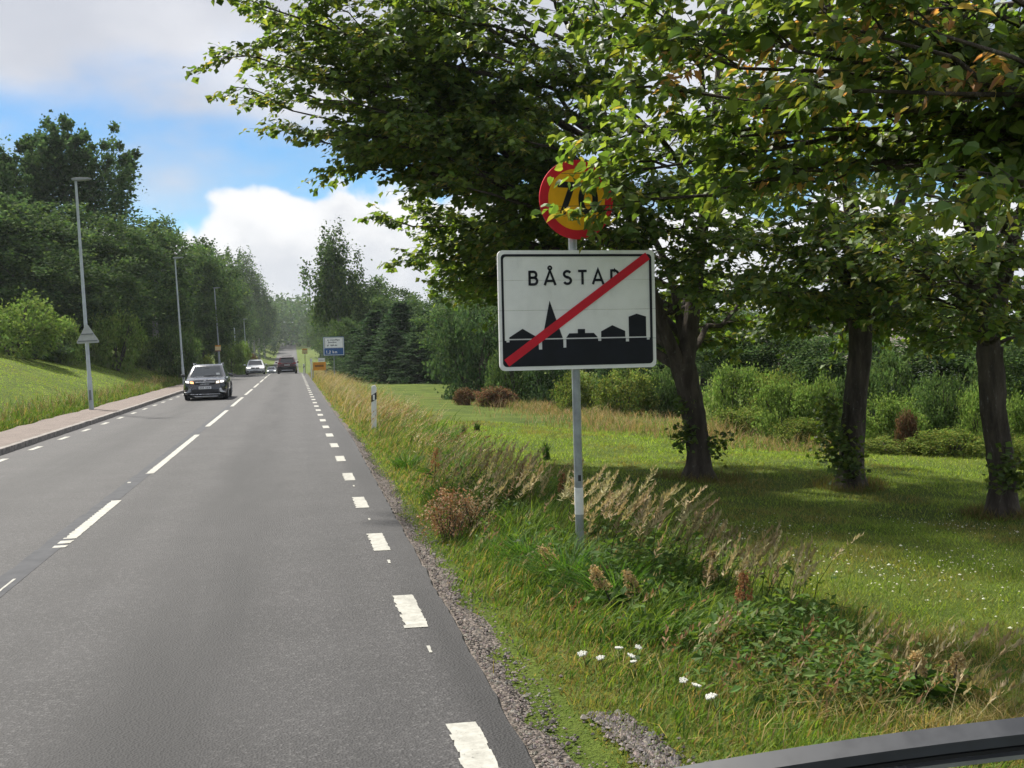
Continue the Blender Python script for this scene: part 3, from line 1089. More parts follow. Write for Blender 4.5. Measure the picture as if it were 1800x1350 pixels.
def lettering(mb, text, x, z, h, sw, yoff, gap=.2):
    for ch in text:
        if ch == ' ':
            x += .4 * h
            continue
        ring = ch == '\u00c5'
        wd, strokes = GLYPH['A' if ring else ch]
        for st in strokes:
            ribbon(mb, [(x + p[0] * h, z + p[1] * h) for p in st], sw, yoff)
        if ring:
            ribbon(mb, [(x + p[0] * h, z + p[1] * h) for p in arc(.41, 1.165, .115, .115, 90, 450, 18)[:-1]], sw * .7, yoff, True)
        x += (wd + gap) * h
    return x


def rrect(x0, x1, z0, z1, r_, seg=6, corners=(1, 1, 1, 1)):
    out = []
    for k, (cx_, cz_, a0) in enumerate(((x1 - r_, z0 + r_, -90), (x1 - r_, z1 - r_, 0), (x0 + r_, z1 - r_, 90), (x0 + r_, z0 + r_, 180))):
        if corners[k]:
            out += arc(cx_, cz_, r_, r_, a0, a0 + 90, seg)
        else:
            out.append(((x1, z0), (x1, z1), (x0, z1), (x0, z0))[k])
    return out


SIGN_Y = 9.3
pc = at(1016, 544.5, SIGN_Y)
sw_ = (at(1156, 544, SIGN_Y) - at(877, 544, SIGN_Y)).length
sh_ = (at(1016, 440, SIGN_Y) - at(1016, 649, SIGN_Y)).length
pb = at(1022, 960, SIGN_Y)
sign = empty('road_sign', (pb.x, SIGN_Y, Hs(pb.x, SIGN_Y)))
tag(sign, 'white town sign BÅSTAD crossed by red bar, with round speed limit disc above', 'road sign')
bz = sign.location.z
dz = at(1013, 351, SIGN_Y)
ptop = dz.z + .25 - bz
pole = MB().tube([(0, .045, -.3), (0, .045, ptop)], .036, 16).build('pole', M['galv'], sign, smooth=True)
zb0, zb1 = at(1021, 905, SIGN_Y).z - bz, at(1021, 858, SIGN_Y).z - bz
MB().tube([(0, .045, zb0), (0, .045, zb1)], .0385, 16).build('white_band', M['plastic_white'], pole, smooth=True)
MB().box(-.012, .012, .002, .0085, zb1 + .06, zb1 + .11).build('small_sticker', M['plastic_black'], pole)
panel = empty('name_panel')
panel.parent = sign
panel.location = (pc.x - pb.x, 0, pc.z - bz)
panel.rotation_euler = (0, R(0.2), R(3.0))
hw, hh = sw_ / 2, sh_ / 2
for k in range(4):
    z0_, z1_ = -hh + k * sh_ / 4 + .0012, -hh + (k + 1) * sh_ / 4 - .0012
    MB().prism(rrect(-hw, hw, z0_, z1_, .045, 6, (k == 0, k == 3, k == 3, k == 0)), -.012 + random.uniform(-.001, .001), .012).build('plank', M['sign_white'], panel)
for q in (.26, -.51):
    MB().box(-hw * .8, hw * .8, .0125, .028, (q - .04) * hh, (q + .04) * hh).build('back_rail', M['galv_dark'], panel)
U = lambda x_: (x_ - 547.5) / 915 * sw_
W_ = lambda y_: (900 - y_) / 690 * sh_
Q = -.0165
bd = MB()
o_ = rrect(U(107), U(985), W_(1222), W_(578), .034, 6)
i_ = rrect(U(120), U(970), W_(1208), W_(592), .026, 6)
nn_ = len(o_)
bd.add([(p[0], Q, p[1]) for p in o_] + [(p[0], Q, p[1]) for p in i_], [(q, (q + 1) % nn_, nn_ + (q + 1) % nn_, nn_ + q) for q in range(nn_)])
bd.build('border', M['sign_black'], panel)


def flat(nm, *polys):
    sk = MB()
    for q, poly in enumerate(polys):
        sk.add([(U(p_[0]), Q - .0004, W_(p_[1])) for p_ in poly], [tuple(range(len(poly) - 1, -1, -1))])
    return sk.build(nm, M['sign_black'], panel)


base_top = [(119, 1072), (129, 1072), (129, 1081), (146, 1081), (146, 1069), (313, 1069), (313, 1126), (332, 1126), (332, 1069), (455, 1069), (455, 1118), (472, 1118), (472, 1069), (659, 1069), (659, 1083), (677, 1083),
            (677, 1069), (823, 1069), (823, 1090), (842, 1090), (842, 1069), (949, 1069), (949, 1081), (966, 1081), (966, 1069), (972, 1069)]
flat('skyline_base', [(119, 1210)] + base_top + [(972, 1210)])
flat('house_silhouette', [(146, 1062), (300, 1062), (300, 1052), (222, 1005), (146, 1053)])
flat('church_silhouette', [(335, 1062), (452, 1062), (380, 845)])
flat('hall_silhouette', [(472, 1062), (657, 1062), (634, 1036), (583, 1036), (583, 1012), (540, 1012), (540, 1036), (490, 1036)])
flat('house_silhouette', [(677, 1062), (820, 1062), (820, 1028), (744, 993), (677, 1028)])
flat('tower_silhouette', [(842, 1062), (946, 1062), (946, 945), (890, 928), (842, 945)])
hl = 85 / 690 * sh_
xq = U(262)
for ch, x_ in zip('B\u00c5STAD', (262, 352, 459, 549, 632, 738)):
    tx = MB()
    lettering(tx, ch, U(x_), W_(758 - (x_ - 262) * .012), hl, hl * .172, Q - .0003)
    tx.build('letter', M['sign_black'], panel)
p0, p1 = Vector((U(132), W_(1197))), Vector((U(962), W_(590)))
dv = (p1 - p0).normalized()
nv_ = Vector((-dv.y, dv.x)) * (24 / 690 * sh_)
p0 -= dv * .008
MB().prism([tuple(p0 - nv_), tuple(p1 - nv_), tuple(p1 + nv_), tuple(p0 + nv_)], -.020, -.0173).build('red_bar', M['sign_red'], panel)
disc = empty('speed_disc')
disc.parent = sign
disc.location = (dz.x - pb.x, 0, dz.z - bz)
disc.rotation_euler = (0, R(2), R(8))
rd = (at(1082, 351, SIGN_Y) - at(947, 351, SIGN_Y)).length / 2
MB().prism(arc(0, 0, rd, rd, 0, 360, 48)[:-1], -.010, .006).build('rim', M['sign_red'], disc)
MB().prism(arc(0, 0, rd * .77, rd * .77, 0, 360, 48)[:-1], -.013, -.009).build('face', M['sign_yellow'], disc)
nb = MB()
lettering(nb, '7', -rd * .53, -rd * .38, rd * .80, rd * .155, -.0145, .16)
nb.build('numeral', M['sign_black'], disc)
nb = MB()
lettering(nb, '0', rd * .06, -rd * .38, rd * .80, rd * .155, -.0145, .16)
nb.build('numeral', M['sign_black'], disc)
MB().box(-.03, .03, .006, .05, -.06, .06).build('clamp', M['galv_dark'], disc)


# ------------------------------------------------------------------ street lamps
LAMPS = [(150, 42.0, 'tall grey street lamp carrying the triangular sign, nearest of the row'),
         (314, 75.0, 'second street lamp of the row, before the round bush behind the black car'),
         (379, 108.0, 'third street lamp of the row along the left pavement'),
         (408, 140.0, 'fourth street lamp of the row, by the light green hedge'),
         (426, 172.0, 'farthest and smallest street lamp of the left row')]


def lamp_meshes():
    a_ = MB().tube([(0, 0, -.4), (0, 0, 1.3), (0, 0, 1.32), (0, 0, 8.15)], [.085, .085, .068, .042], 14).mesh('pole', True)
    b_ = MB().box(-.04, .04, -.01, .01, .5, .85).mesh('service_door', bevel=.004)
    hd = MB()
    hd.loft([[(-.13, -.07, 8.18), (-.13, .07, 8.18), (-.13, .07, 8.24), (-.13, -.07, 8.24)],
             [(.05, -.12, 8.15), (.05, .12, 8.15), (.05, .12, 8.26), (.05, -.12, 8.26)],
             [(.45, -.12, 8.18), (.45, .12, 8.18), (.45, .12, 8.24), (.45, -.12, 8.24)],
             [(.52, -.08, 8.20), (.52, .08, 8.20), (.52, .08, 8.23), (.52, -.08, 8.23)]])
    c_ = hd.mesh('lamp_head', bevel=.008)
    for m_, k_ in ((a_, 'lamp_pole'), (b_, 'galv_dark'), (c_, 'lamp_head')):
        m_.materials.append(M[k_])
    return a_, b_, c_


la, lb, lc = lamp_meshes()
for k, (px, Y, lab) in enumerate(LAMPS):
    p = at(px + 9, 660, Y)
    r0 = empty('street_lamp', (p.x, Y, Hs(p.x, Y)))
    r0.rotation_euler = (R(.3), R((-1.7, -2.0, -2.1, -1.6, -1.8)[k]), 0)
    tag(r0, lab, 'street lamp', 'street lamps along the left pavement')
    for nm, me in (('pole', la), ('lamp_head', lc)):
        o = bpy.data.objects.new(nm, me)
        COL.objects.link(o)
        o.parent = r0
    d_ = bpy.data.objects.new('service_door', lb)
    COL.objects.link(d_)
    d_.parent = r0
    d_.location = (0, -.082, 0)
    if k == 0:
        lamp0 = r0
# back of a triangular warning sign on the first lamp
tp = at(154, 594, 41.85)
ts = empty('warning_sign', (tp.x, 41.86, tp.z))
ts.rotation_euler = (0, R(-2), R(4))
tag(ts, 'plain grey back of a triangular sign clamped to the nearest lamp', 'road sign')
s_ = .46
tri = []
for a0 in (90, 210, 330):
    cx_, cz_ = (s_ - .09) * math.cos(R(a0)), (s_ - .09) * math.sin(R(a0)) + .05
    tri += arc(cx_, cz_, .05, .05, a0 - 60, a0 + 60, 5)
MB().prism(tri, -.002, .004).build('plate', M['sign_back'], ts)
MB().box(-.20, .20, -.03, -.003, .12, .15).build('back_rail', M['galv_dark'], ts)
MB().box(-.32, .32, -.03, -.003, -.12, -.09).build('back_rail', M['galv_dark'], ts)

# ------------------------------------------------------------------ marker posts and far signs
def marker_post(px, Y, h, lab, lean=0.0):
    p = at(px, 640, Y)
    r0 = empty('marker_post', (p.x, Y, Hs(p.x, Y)))
    r0.rotation_euler = (0, R(lean), R(-8))
    tag(r0, lab, 'marker post', 'roadside marker posts')
    MB().prism([(-.06, -.2), (.06, -.2), (.06, h - .06), (.03, h), (-.06, h - .03)], -.03, .03).build('post', M['plastic_white'], r0, bevel=.006)
    b_ = MB().prism([(-.0625, h - .42), (.0625, h - .34), (.0625, h - .17), (-.0625, h - .25)], -.0325, .0325).build('black_band', M['plastic_black'], r0)
    MB().box(-.022, .022, -.037, -.0315, h - .36, h - .235).build('reflector', M['sign_white'], b_)


marker_post(654, 27.5, 1.12, 'white marker post with black band standing in the dry verge grass', 1.5)
marker_post(534, 104, 1.05, 'tiny far marker post beside the dark red car')


def plate_sign(px, ptop_, pbot, pw, Y, name, lab, cat, build):
    p = at(px, 640, Y)
    g_ = Hs(p.x, Y)
    r0 = empty(name, (p.x, Y, g_))
    tag(r0, lab, cat)
    zt, zb_ = at(px, ptop_, Y).z - g_, at(px, pbot, Y).z - g_
    w = pw * Y / FOC
    build(r0, zt, zb_, w)
    return r0


def info_sign(r0, zt, zb_, w):
    h = zt - zb_
    MB().tube([(0, .06, -.2), (0, .06, zt - .05)], .045, 10).build('pole', M['galv'], r0, smooth=True)
    MB().prism(rrect(-w / 2, w / 2, zb_, zt, .05), -.02, .02).build('panel', M['sign_blue'], r0)
    MB().prism(rrect(-w / 2 + .03, w / 2 - .03, zb_ + .03, zt - .03, .04), -.024, -.019).build('rim', M['sign_white'], r0)
    MB().prism(rrect(-w / 2 + .06, w / 2 - .06, zb_ + .06, zb_ + h * .40, .03), -.028, -.023).build('blue_field', M['sign_blue'], r0)
    wf = MB().prism(rrect(-w / 2 + .14, w / 2 - .10, zb_ + h * .42, zt - .09, .03), -.028, -.023).build('white_field', M['sign_white'], r0)
    MB().box(-w / 2 + .06, w / 2 - .06, -.0265, -.0235, zb_ + h * .405, zt - .05).build('grey_field', M['sign_back'], r0)
    t_ = MB()
    for z_, segs in ((zt - .22, ((-.40, -.30), (-.24, -.02), (.0, .42))), (zt - .38, ((-.34, .18),)), (zt - .60, ((-.43, -.32), (-.20, .02), (.06, .22)))):
        for a_, b_ in segs:
            q = a_
            while q < b_ - .03:
                t_.box(q * w / 1.36, (q + .035) * w / 1.36, -.0300, -.0285, z_ - .04 - .02 * (random.random() < .2), z_ + .03 + .03 * (random.random() < .3))
                q += .06
    t_.build('lettering', M['sign_black'], wf)['kind'] = 'stuff'
    l_ = MB()
    lettering(l_, '1,2 km', -.36 * w, zb_ + h * .12, h * .15, .035, -.0295, .25)
    l_.build('distance_lettering', M['sign_white'], r0)['kind'] = 'stuff'


plate_sign(587.5, 592, 625, 36, 80, 'information_sign', 'blue and white information sign reading 1,2 km before the spruces', 'road sign', info_sign)


def small_plate(r0, zt, zb_, w):
    MB().tube([(0, .03, -.2), (0, .03, zt - .05)], .03, 8).build('post', M['galv'], r0, smooth=True)
    MB().box(-w / 2, w / 2, -.015, .015, zb_ + .07, zt, None).build('panel', M['cream'], r0)
    MB().box(-w / 2 - .004, w / 2 + .004, -.018, .018, zt - .10, zt + .01).build('top_strip', M['orange'], r0)
    MB().box(-w / 2 - .004, w / 2 + .004, -.018, .018, zb_, zb_ + .072).build('bottom_strip', M['maroon'], r0)


plate_sign(536.5, 613, 621.5, 9, 112, 'bus_stop_sign', 'small cream plate on a post at right of the dark red car', 'sign', small_plate)
plate_sign(384, 607, 617.5, 9.5, 96, 'bus_stop_sign', 'small cream plate on a post left of the road, above black car', 'sign', small_plate)


def orange_board(r0, zt, zb_, w):
    for q in (-1, 1):
        MB().box(q * w / 2 - .03, q * w / 2 + .03, .02, .06, -.1, zt).build('leg', M['galv'], r0)
    pn = MB().box(-w / 2, w / 2, -.015, .015, zb_, zt).build('panel', M['orange'], r0, bevel=.004)
    t_ = MB()
    for q in range(9):
        t_.box(-w * .34 + q * w * .075, -w * .34 + q * w * .075 + w * .05, -.018, -.0155, zb_ + (zt - zb_) * .42, zb_ + (zt - zb_) * .66)
    t_.build('lettering', M['sign_black'], pn)['kind'] = 'stuff'
    wp = MB().box(-w * .10, w * .42, -.015, .015, zt + .03, zt + .30).build('upper_plate', M['sign_white'], r0)
    MB().box(-w * .05, w * .36, -.018, -.0155, zt + .11, zt + .17).build('lettering', M['sign_back'], wp)


plate_sign(561.5, 636.5, 651, 22, 88, 'notice_board', 'orange notice board with white plate on top in the far verge', 'sign board', orange_board)
p = at(547, 640, 86)
r0 = empty('round_marker', (p.x, 86, Hs(p.x, 86)))
tag(r0, 'slim white marker with rounded head left of the orange board', 'marker')
zt = at(547, 630, 86).z - r0.location.z
MB().box(-.05, .05, -.02, .02, -.1, zt - .3).build('post', M['plastic_white'], r0, bevel=.005)
MB().prism(arc(0, zt - .16, .10, .16, 0, 360, 16)[:-1], -.015, .015).build('head', M['plastic_white'], r0)

# old timber pole in the left wood
p = at(158, 560, 79)
up = empty('utility_pole', (p.x, 79, Hs(p.x, 79)))
tag(up, 'weathered bare timber pole behind the nearest lamp', 'pole')
zt = at(158, 496, 79).z - up.location.z
MB().tube([(0, 0, -.3), (0, 0, zt)], [.14, .11], 10).build('shaft', M['old_wood'], up, smooth=True)
MB().tube([(0, 0, zt), (0, 0, zt + .06)], [.13, .02], 10).build('cap', M['galv_dark'], up, smooth=True)


# ------------------------------------------------------------------ cars
def make_car(name, lab, cat, mat, P, rear_view=False, front=None):
    root = empty(name)
    tag(root, lab, cat)
    L_, Wd, Hh = P['L'], P['W'] / 2, P['H']
    gc = P.get('gc', .20)
    bl = P['belt']
    hood = P['hood']
    prof = P['stations']

    def ring(s, w, zb_, zt_):
        m = zt_ - zb_
        half = [(0, zb_), (w * .80, zb_), (w * .95, zb_ + m * .10), (w, zb_ + m * .32), (w * .995, zb_ + m * .62), (w * .955, zb_ + m * .86), (w * .86, zb_ + m * .975), (w * .5, zt_ + .012), (0, zt_ + .018)]
        return [(x_, s, z_) for x_, z_ in half] + [(-x_, s, z_) for x_, z_ in half[-2:0:-1]]
    body = MB().loft([ring(*q) for q in prof]).build('body', mat, root, smooth=True, auto=32)
    # greenhouse: pillars and roof, with glass panes set on it
    g0, g1, r0_, r1_ = P['gh']
    wb, wr = Wd * .90, Wd * .70

    def gring(f0, f1, w, z_, round_=.06):
        return [(-w + round_, f0, z_), (w - round_, f0, z_), (w, f0 + round_ * 1.6, z_), (w, f1 - round_ * 1.6, z_), (w - round_, f1, z_), (-w + round_, f1, z_), (-w, f1 - round_ * 1.6, z_), (-w, f0 + round_ * 1.6, z_)]
    zr0 = Hh - .07
    cabin = MB().loft([gring(g0, g1, wb, bl - .06), gring(r0_, r1_, wr, zr0), gring(r0_ + .18, r1_ - .12, wr * .80, Hh)]).build('cabin', mat, root, smooth=True, auto=28)

    def pane(a_, b_, c_, d_, nm, off=.012, inset=(.06, .07), m=M['glass']):
        a_, b_, c_, d_ = map(Vector, (a_, b_, c_, d_))      # bottom-left, bottom-right, top-right, top-left
        nrm = (b_ - a_).cross(d_ - a_).normalized()

        def bi(u, v):
            return (a_ * (1 - u) + b_ * u) * (1 - v) + (d_ * (1 - u) + c_ * u) * v
        u0, v0 = inset
        quad = [bi(u0, v0), bi(1 - u0, v0), bi(1 - u0, 1 - v0), bi(u0, 1 - v0)]
        MB().add([q + nrm * off for q in quad] + [q - nrm * .01 for q in quad], [(0, 1, 2, 3), (4, 7, 6, 5), (0, 4, 5, 1), (1, 5, 6, 2), (2, 6, 7, 3), (3, 7, 4, 0)]).build(nm, m, cabin)
    zb_ = bl - .06
    pane((-wb + .06, g0, zb_), (wb - .06, g0, zb_), (wr - .06, r0_, zr0), (-wr + .06, r0_, zr0), 'windscreen', inset=(.045, .06))
    pane((wb - .06, g1, zb_), (-wb + .06, g1, zb_), (-wr + .06, r1_, zr0), (wr - .06, r1_, zr0), 'rear_window', inset=(.07, .10))
    mid = (g0 + g1) / 2
    for sx in (1, -1):
        for (b0, b1, t0, t1) in ((g0 + .30, mid - .03, r0_ + .14, mid - .03), (mid + .05, g1 - .38, mid + .05, r1_ - .22)):
            q = [(sx * wb, b0, zb_), (sx * wb, b1, zb_), (sx * wr, t1, zr0), (sx * wr, t0, zr0)]
            if sx < 0:
                q = [q[1], q[0], q[3], q[2]]
            pane(*q, 'side_window', inset=(.05, .10))
        mr = MB().box(0, .20, -.06, .06, -.07, .07).build('mirror', M['plastic_black'] if P.get('dark_mirror') else mat, root, bevel=.03)
        mr.location = (sx * (Wd + .0) + (0 if sx > 0 else -.20), g0 + .42, bl + .03)
        if P.get('rails'):
            MB().tube([(sx * wr * .92, r0_ + .25, Hh - .04), (sx * wr * .95, r0_ + .35, Hh + .035), (sx * wr * .95, r1_ - .3, Hh + .035), (sx * wr * .92, r1_ - .15, Hh - .03)], .018, 6).build('roof_rail', M['chrome'] if P['rails'] == 1 else M['plastic_black'], root)
    # wheels
    rw = P.get('rw', .33)
    for sx in (1, -1):
        for yw in P['axles']:
            w = empty('wheel', (sx * (Wd - .11), yw, rw))
            w.parent = root
            t_ = MB()
            rings = []
            for xx, rr in ((-.11, rw * .90), (-.08, rw), (.08, rw), (.11, rw * .90), (.11, rw * .66), (-.11, rw * .66)):
                rings.append([(xx, rr * math.cos(2 * math.pi * k_ / 24), rr * math.sin(2 * math.pi * k_ / 24)) for k_ in range(24)])
            t_.loft(rings + [rings[0]], cap=False)
            t_.build('tyre', M['rubber'], w, smooth=True)
            rm = MB()
            rm.tube([(sx * .06, 0, 0), (sx * .10, 0, 0)], [rw * .66, rw * .60], 20)
            for k_ in range(5):
                a_ = R(72 * k_)
                rm.tube([(sx * .105, 0, 0), (sx * .105, rw * .6 * math.cos(a_), rw * .6 * math.sin(a_))], .028, 6)
            rm.build('rim', M['rim'], w, smooth=True)
            ar = MB()
            pts = [(sx * (Wd - .02), yw + (rw + .045) * math.cos(R(a_)), rw + (rw + .045) * math.sin(R(a_))) for a_ in range(-20, 201, 20)]
            ar.tube(pts, .045, 6)
            ar.build('wheel_arch', M['plastic_black'], root, smooth=True)
    MB().box(-Wd * .84, Wd * .84, .25, L_ - .25, .13, .30).build('underbody', M['plastic_black'], root)
    front(root, body, Wd, P)
    return root


def bar(parent, nm, m, x0, x1, y0, y1, z0, z1, b=.01):
    return MB().box(x0, x1, y0, y1, z0, z1).build(nm, m, parent, bevel=b)


def plate(parent, y, z, sgn, cx=0.0):
    pl = MB().box(cx - .26, cx + .26, y - .012, y + .012, z - .055, z + .055).build('number_plate', M['sign_white'], parent, bevel=.004)
    t_ = MB()
    ys_ = (y - .0145, y - .0125) if sgn < 0 else (y + .0125, y + .0145)
    for q in (-.195, -.125, -.055, .045, .115, .185):
        t_.box(cx + q - .022, cx + q - .008, ys_[0], ys_[1], z - .034, z + .034).box(cx + q + .008, cx + q + .022, ys_[0], ys_[1], z - .034, z + .034 - .02 * random.random())
        t_.box(cx + q - .0078, cx + q + .0078, ys_[0], ys_[1], z - .006, z + .01)
    t_.build('characters', M['sign_black'], pl)['kind'] = 'stuff'


def front_black(r_, body, W2, P):
    for sx in (1, -1):
        hl_ = empty('headlight', (0, 0, 0))
        hl_.parent = r_
        pts = [(.42, .70), (.80, .74), (.865, .86), (.70, .855), (.43, .80)]
        q = [(sx * a_, b_) for a_, b_ in pts]
        MB().prism(q if sx > 0 else q[::-1], -.035, .30).build('housing', M['plastic_black'], hl_, bevel=.01)
        q2 = [(sx * a_, b_) for a_, b_ in ((.46, .715), (.60, .73), (.60, .825), (.47, .80))]
        MB().prism(q2 if sx > 0 else q2[::-1], -.045, .0).build('lens', M['lamp_amber'] if sx < 0 else M['lamp_lens'], hl_, bevel=.006)
        q3 = [(sx * a_, b_) for a_, b_ in ((.64, .745), (.78, .765), (.80, .84), (.65, .835))]
        MB().prism(q3 if sx > 0 else q3[::-1], -.042, .0).build('lens', M['lamp_white'], hl_, bevel=.006)
        f_ = MB().prism([(sx * a_, b_) for a_, b_ in ((.60, .36), (.74, .32), (.86, .36), (.72, .40), (.66, .52), (.58, .50))][::sx], -.03, .1)
        f_.build('fog_lamp_surround', M['chrome'] if sx > 0 else M['rim'], r_, bevel=.006)
    bar(r_, 'grille', M['plastic_black'], -.42, .42, -.03, .1, .66, .76, .02)
    bar(r_, 'grille_trim', M['chrome'], -.40, .40, -.042, -.02, .755, .785, .006)
    bar(r_, 'badge', M['chrome'], -.055, .055, -.045, -.02, .825, .86, .01)
    bar(r_, 'lower_trim', M['chrome'], -.19, .19, -.040, -.02, .675, .705, .006)
    bar(r_, 'lower_intake', M['plastic_black'], -.56, .56, -.025, .1, .30, .48, .03)
    bar(r_, 'skid_trim', M['chrome'], -.62, .62, -.045, .02, .245, .275, .008)
    bar(r_, 'lip', M['chrome'], -.48, .52, -.02, .05, .155, .185, .008)
    plate(r_, -.045, .535, -1)
    bar(r_, 'sensor_housing', M['plastic_black'], -.10, .10, P['gh'][2] - .16, P['gh'][2] - .10, P['H'] - .18, P['H'] - .13, .01)
    for sx in (1, -1):
        MB().tube([(sx * .1, P['gh'][0] - .02, P['belt'] + .0), (sx * .1 + .45, P['gh'][0] + .06, P['belt'] + .02)], .012, 5).build('wiper', M['plastic_black'], r_)
    bar(r_, 'parking_disc', M['sign_white'], .42, .56, P['gh'][0] + .055, P['gh'][0] + .065, P['belt'] + .045, P['belt'] + .125, .002)


def front_white(r_, body, W2, P):
    for sx in (1, -1):
        q = [(sx * a_, b_) for a_, b_ in ((.42, .64), (.82, .68), (.84, .76), (.46, .73))]
        MB().prism(q[::sx], -.03, .25).build('headlight', M['lamp_white'], r_, bevel=.01)
        bar(r_, 'grille', M['plastic_black'], *sorted((sx * .05, sx * .38)), -.03, .1, .60, .71, .02)
        bar(r_, 'side_intake', M['plastic_black'], *sorted((sx * .58, sx * .80)), -.02, .1, .30, .40, .02)
    bar(r_, 'lower_intake', M['plastic_black'], -.55, .55, -.02, .1, .26, .38, .03)
    plate(r_, -.04, .47, -1)


def front_silver(r_, body, W2, P):
    for sx in (1, -1):
        bar(r_, 'headlight', M['lamp_white'], *sorted((sx * .46, sx * .82)), -.03, .2, .62, .76, .02)
    bar(r_, 'grille', M['plastic_black'], -.4, .4, -.02, .1, .56, .68, .02)
    bar(r_, 'lower_intake', M['plastic_black'], -.6, .6, -.02, .1, .26, .40, .02)
    plate(r_, -.04, .48, -1)


def rear_red(r_, body, W2, P):
    L_ = P['L']
    for sx in (1, -1):
        q = [(sx * a_, b_) for a_, b_ in ((.48, .98), (.88, .96), (.90, 1.10), (.70, 1.14), (.50, 1.06))]
        MB().prism(q[::sx], L_ - .2, L_ + .035).build('tail_light', M['tail'], r_, bevel=.01)
        bar(r_, 'exhaust', M['chrome'], *sorted((sx * .50, sx * .66)), L_ - .05, L_ + .03, .30, .35, .008)
    bar(r_, 'bumper', M['plastic_black'], -.86, .86, L_ - .15, L_ + .045, .42, .74, .05)
    bar(r_, 'skid_plate', M['chrome'], -.52, .52, L_ - .05, L_ + .055, .34, .41, .02)
    bar(r_, 'lower_bumper', M['plastic_black'], -.80, .80, L_ - .15, L_ + .03, .22, .40, .04)
    plate(r_, L_ + .035, .88, 1)
    bar(r_, 'spoiler', M['sign_white'], -.60, .60, P['gh'][3] - .10, P['gh'][3] + .16, P['H'] - .07, P['H'] - .02, .015)
    bx = MB().box(-.45, .45, 1.9, 3.6, P['H'] + .05, P['H'] + .10)
    bx.build('roof_rack', M['plastic_black'], r_, bevel=.02)


SUV = dict(L=4.14, W=1.82, H=1.52, belt=1.02, hood=.95, rails=1, dark_mirror=False, gh=(.95, 4.0, 1.72, 3.72), axles=(.80, 3.38), rw=.33,
           stations=[(-.01, .72, .30, .76), (.06, .83, .24, .85), (.22, .895, .20, .90), (.55, .91, .20, .95), (.98, .91, .20, 1.0), (2.2, .91, .20, 1.03), (3.5, .91, .20, 1.05), (3.95, .87, .25, 1.02), (4.14, .76, .36, .95)])
SED = dict(L=4.65, W=1.84, H=1.46, belt=.95, hood=.9, gh=(1.15, 4.1, 1.95, 3.6), axles=(.85, 3.65), rw=.32,
           stations=[(-.01, .70, .28, .68), (.08, .84, .22, .76), (.3, .90, .18, .82), (.8, .92, .18, .89), (1.2, .92, .18, .94), (2.5, .92, .18, .96), (3.9, .92, .18, .98), (4.45, .88, .24, .96), (4.65, .74, .34, .86)])
BIG = dict(L=4.6, W=1.90, H=1.68, belt=1.10, hood=1.0, rails=2, gh=(1.05, 4.5, 1.85, 4.15), axles=(.9, 3.65), rw=.36,
           stations=[(0, .75, .34, .85), (.1, .88, .28, .95), (.4, .94, .24, 1.02), (1.0, .95, .24, 1.09), (2.5, .95, .24, 1.12), (3.9, .95, .24, 1.14), (4.4, .93, .26, 1.13), (4.6, .84, .34, 1.06)])

c1 = make_car('car', 'black small crossover with lit orange indicator driving towards the viewer', 'car', M['car_black'], SUV, front=front_black)
p = at(361, 698, 50.0)
c1.location = (p.x, 50.0, float(zr(50)))
c2 = make_car('car', 'white saloon coming over the crest behind the black car', 'car', M['car_white'], SED, front=front_white)
p = at(449, 656, 112)
c2.location = (p.x, 112, float(zr(112)) - .01)
c2.rotation_euler = (0, 0, R(1))
c3 = make_car('car', 'dark red car seen from behind driving away over the crest', 'car', M['car_red'], BIG, front=rear_red)
p = at(505, 656, 113)
c3.location = (p.x, 113 + 4.6, float(zr(115)) - .01)
c3.rotation_euler = (0, 0, math.pi)
c4 = make_car('car', 'small distant silver car half hidden behind the crest', 'car', M['car_silver'], SED, front=front_silver)
p = at(477, 655, 222)
c4.location = (p.x, 222, float(zr(222)))

# ------------------------------------------------------------------ wiper of the vehicle the photograph is taken from
wp = empty('windscreen_wiper', CAM_M @ Vector((.30, -.335, -1.0)) + Vector((0, 0, CAM_H)))
wp.rotation_euler = CAM_M.to_euler()
tag(wp, 'dark windscreen wiper blade across the lower right corner', 'wiper')


def wiper_point(t, dz_=0.0, dy=0.0):
    x_ = -.36 + t * .95
    return Vector((x_, 0.0215 + .18 * x_ - .111 * x_ * x_ + dz_, .10 * x_ + dy))


def wiper_bar(nm, m, zlo, zhi, dlo, dhi, t0=0.0, t1=1.0):
    rings = []
    for k in range(25):
        t = t0 + (t1 - t0) * k / 24
        rings.append([wiper_point(t, zlo, dlo), wiper_point(t, zlo, dhi), wiper_point(t, (zlo + zhi) / 2, dhi), wiper_point(t, zhi, (dlo + dhi) / 2 - .004), wiper_point(t, zhi - .006, dlo)])
    return MB().loft(rings).build(nm, m, wp, smooth=True, auto=35)


wiper_bar('spoiler', M['cowl'], -.018, 0.0, -.014, .012)
wiper_bar('rubber_lip', M['rubber'], -.025, -.0185, -.006, .006, .01, .99)
wiper_bar('backing_strip', M['rim'], -.034, -.0265, -.010, .002, .02, .98)
for t_ in (.42, .58, .70):
    MB().box(-.004, .004, -.008, .0, -.016, .0).build('clip', M['rim'], wp, bevel=.001).location = wiper_point(t_, -.026, .012)
MB().box(-.03, .03, -.03, -.004, -.02, .02).build('clip', M['plastic_black'], wp, bevel=.004).location = wiper_point(.80)


# ------------------------------------------------------------------ foliage
def unit(v):
    return v / np.maximum(np.linalg.norm(v, axis=-1, keepdims=True), 1e-9)


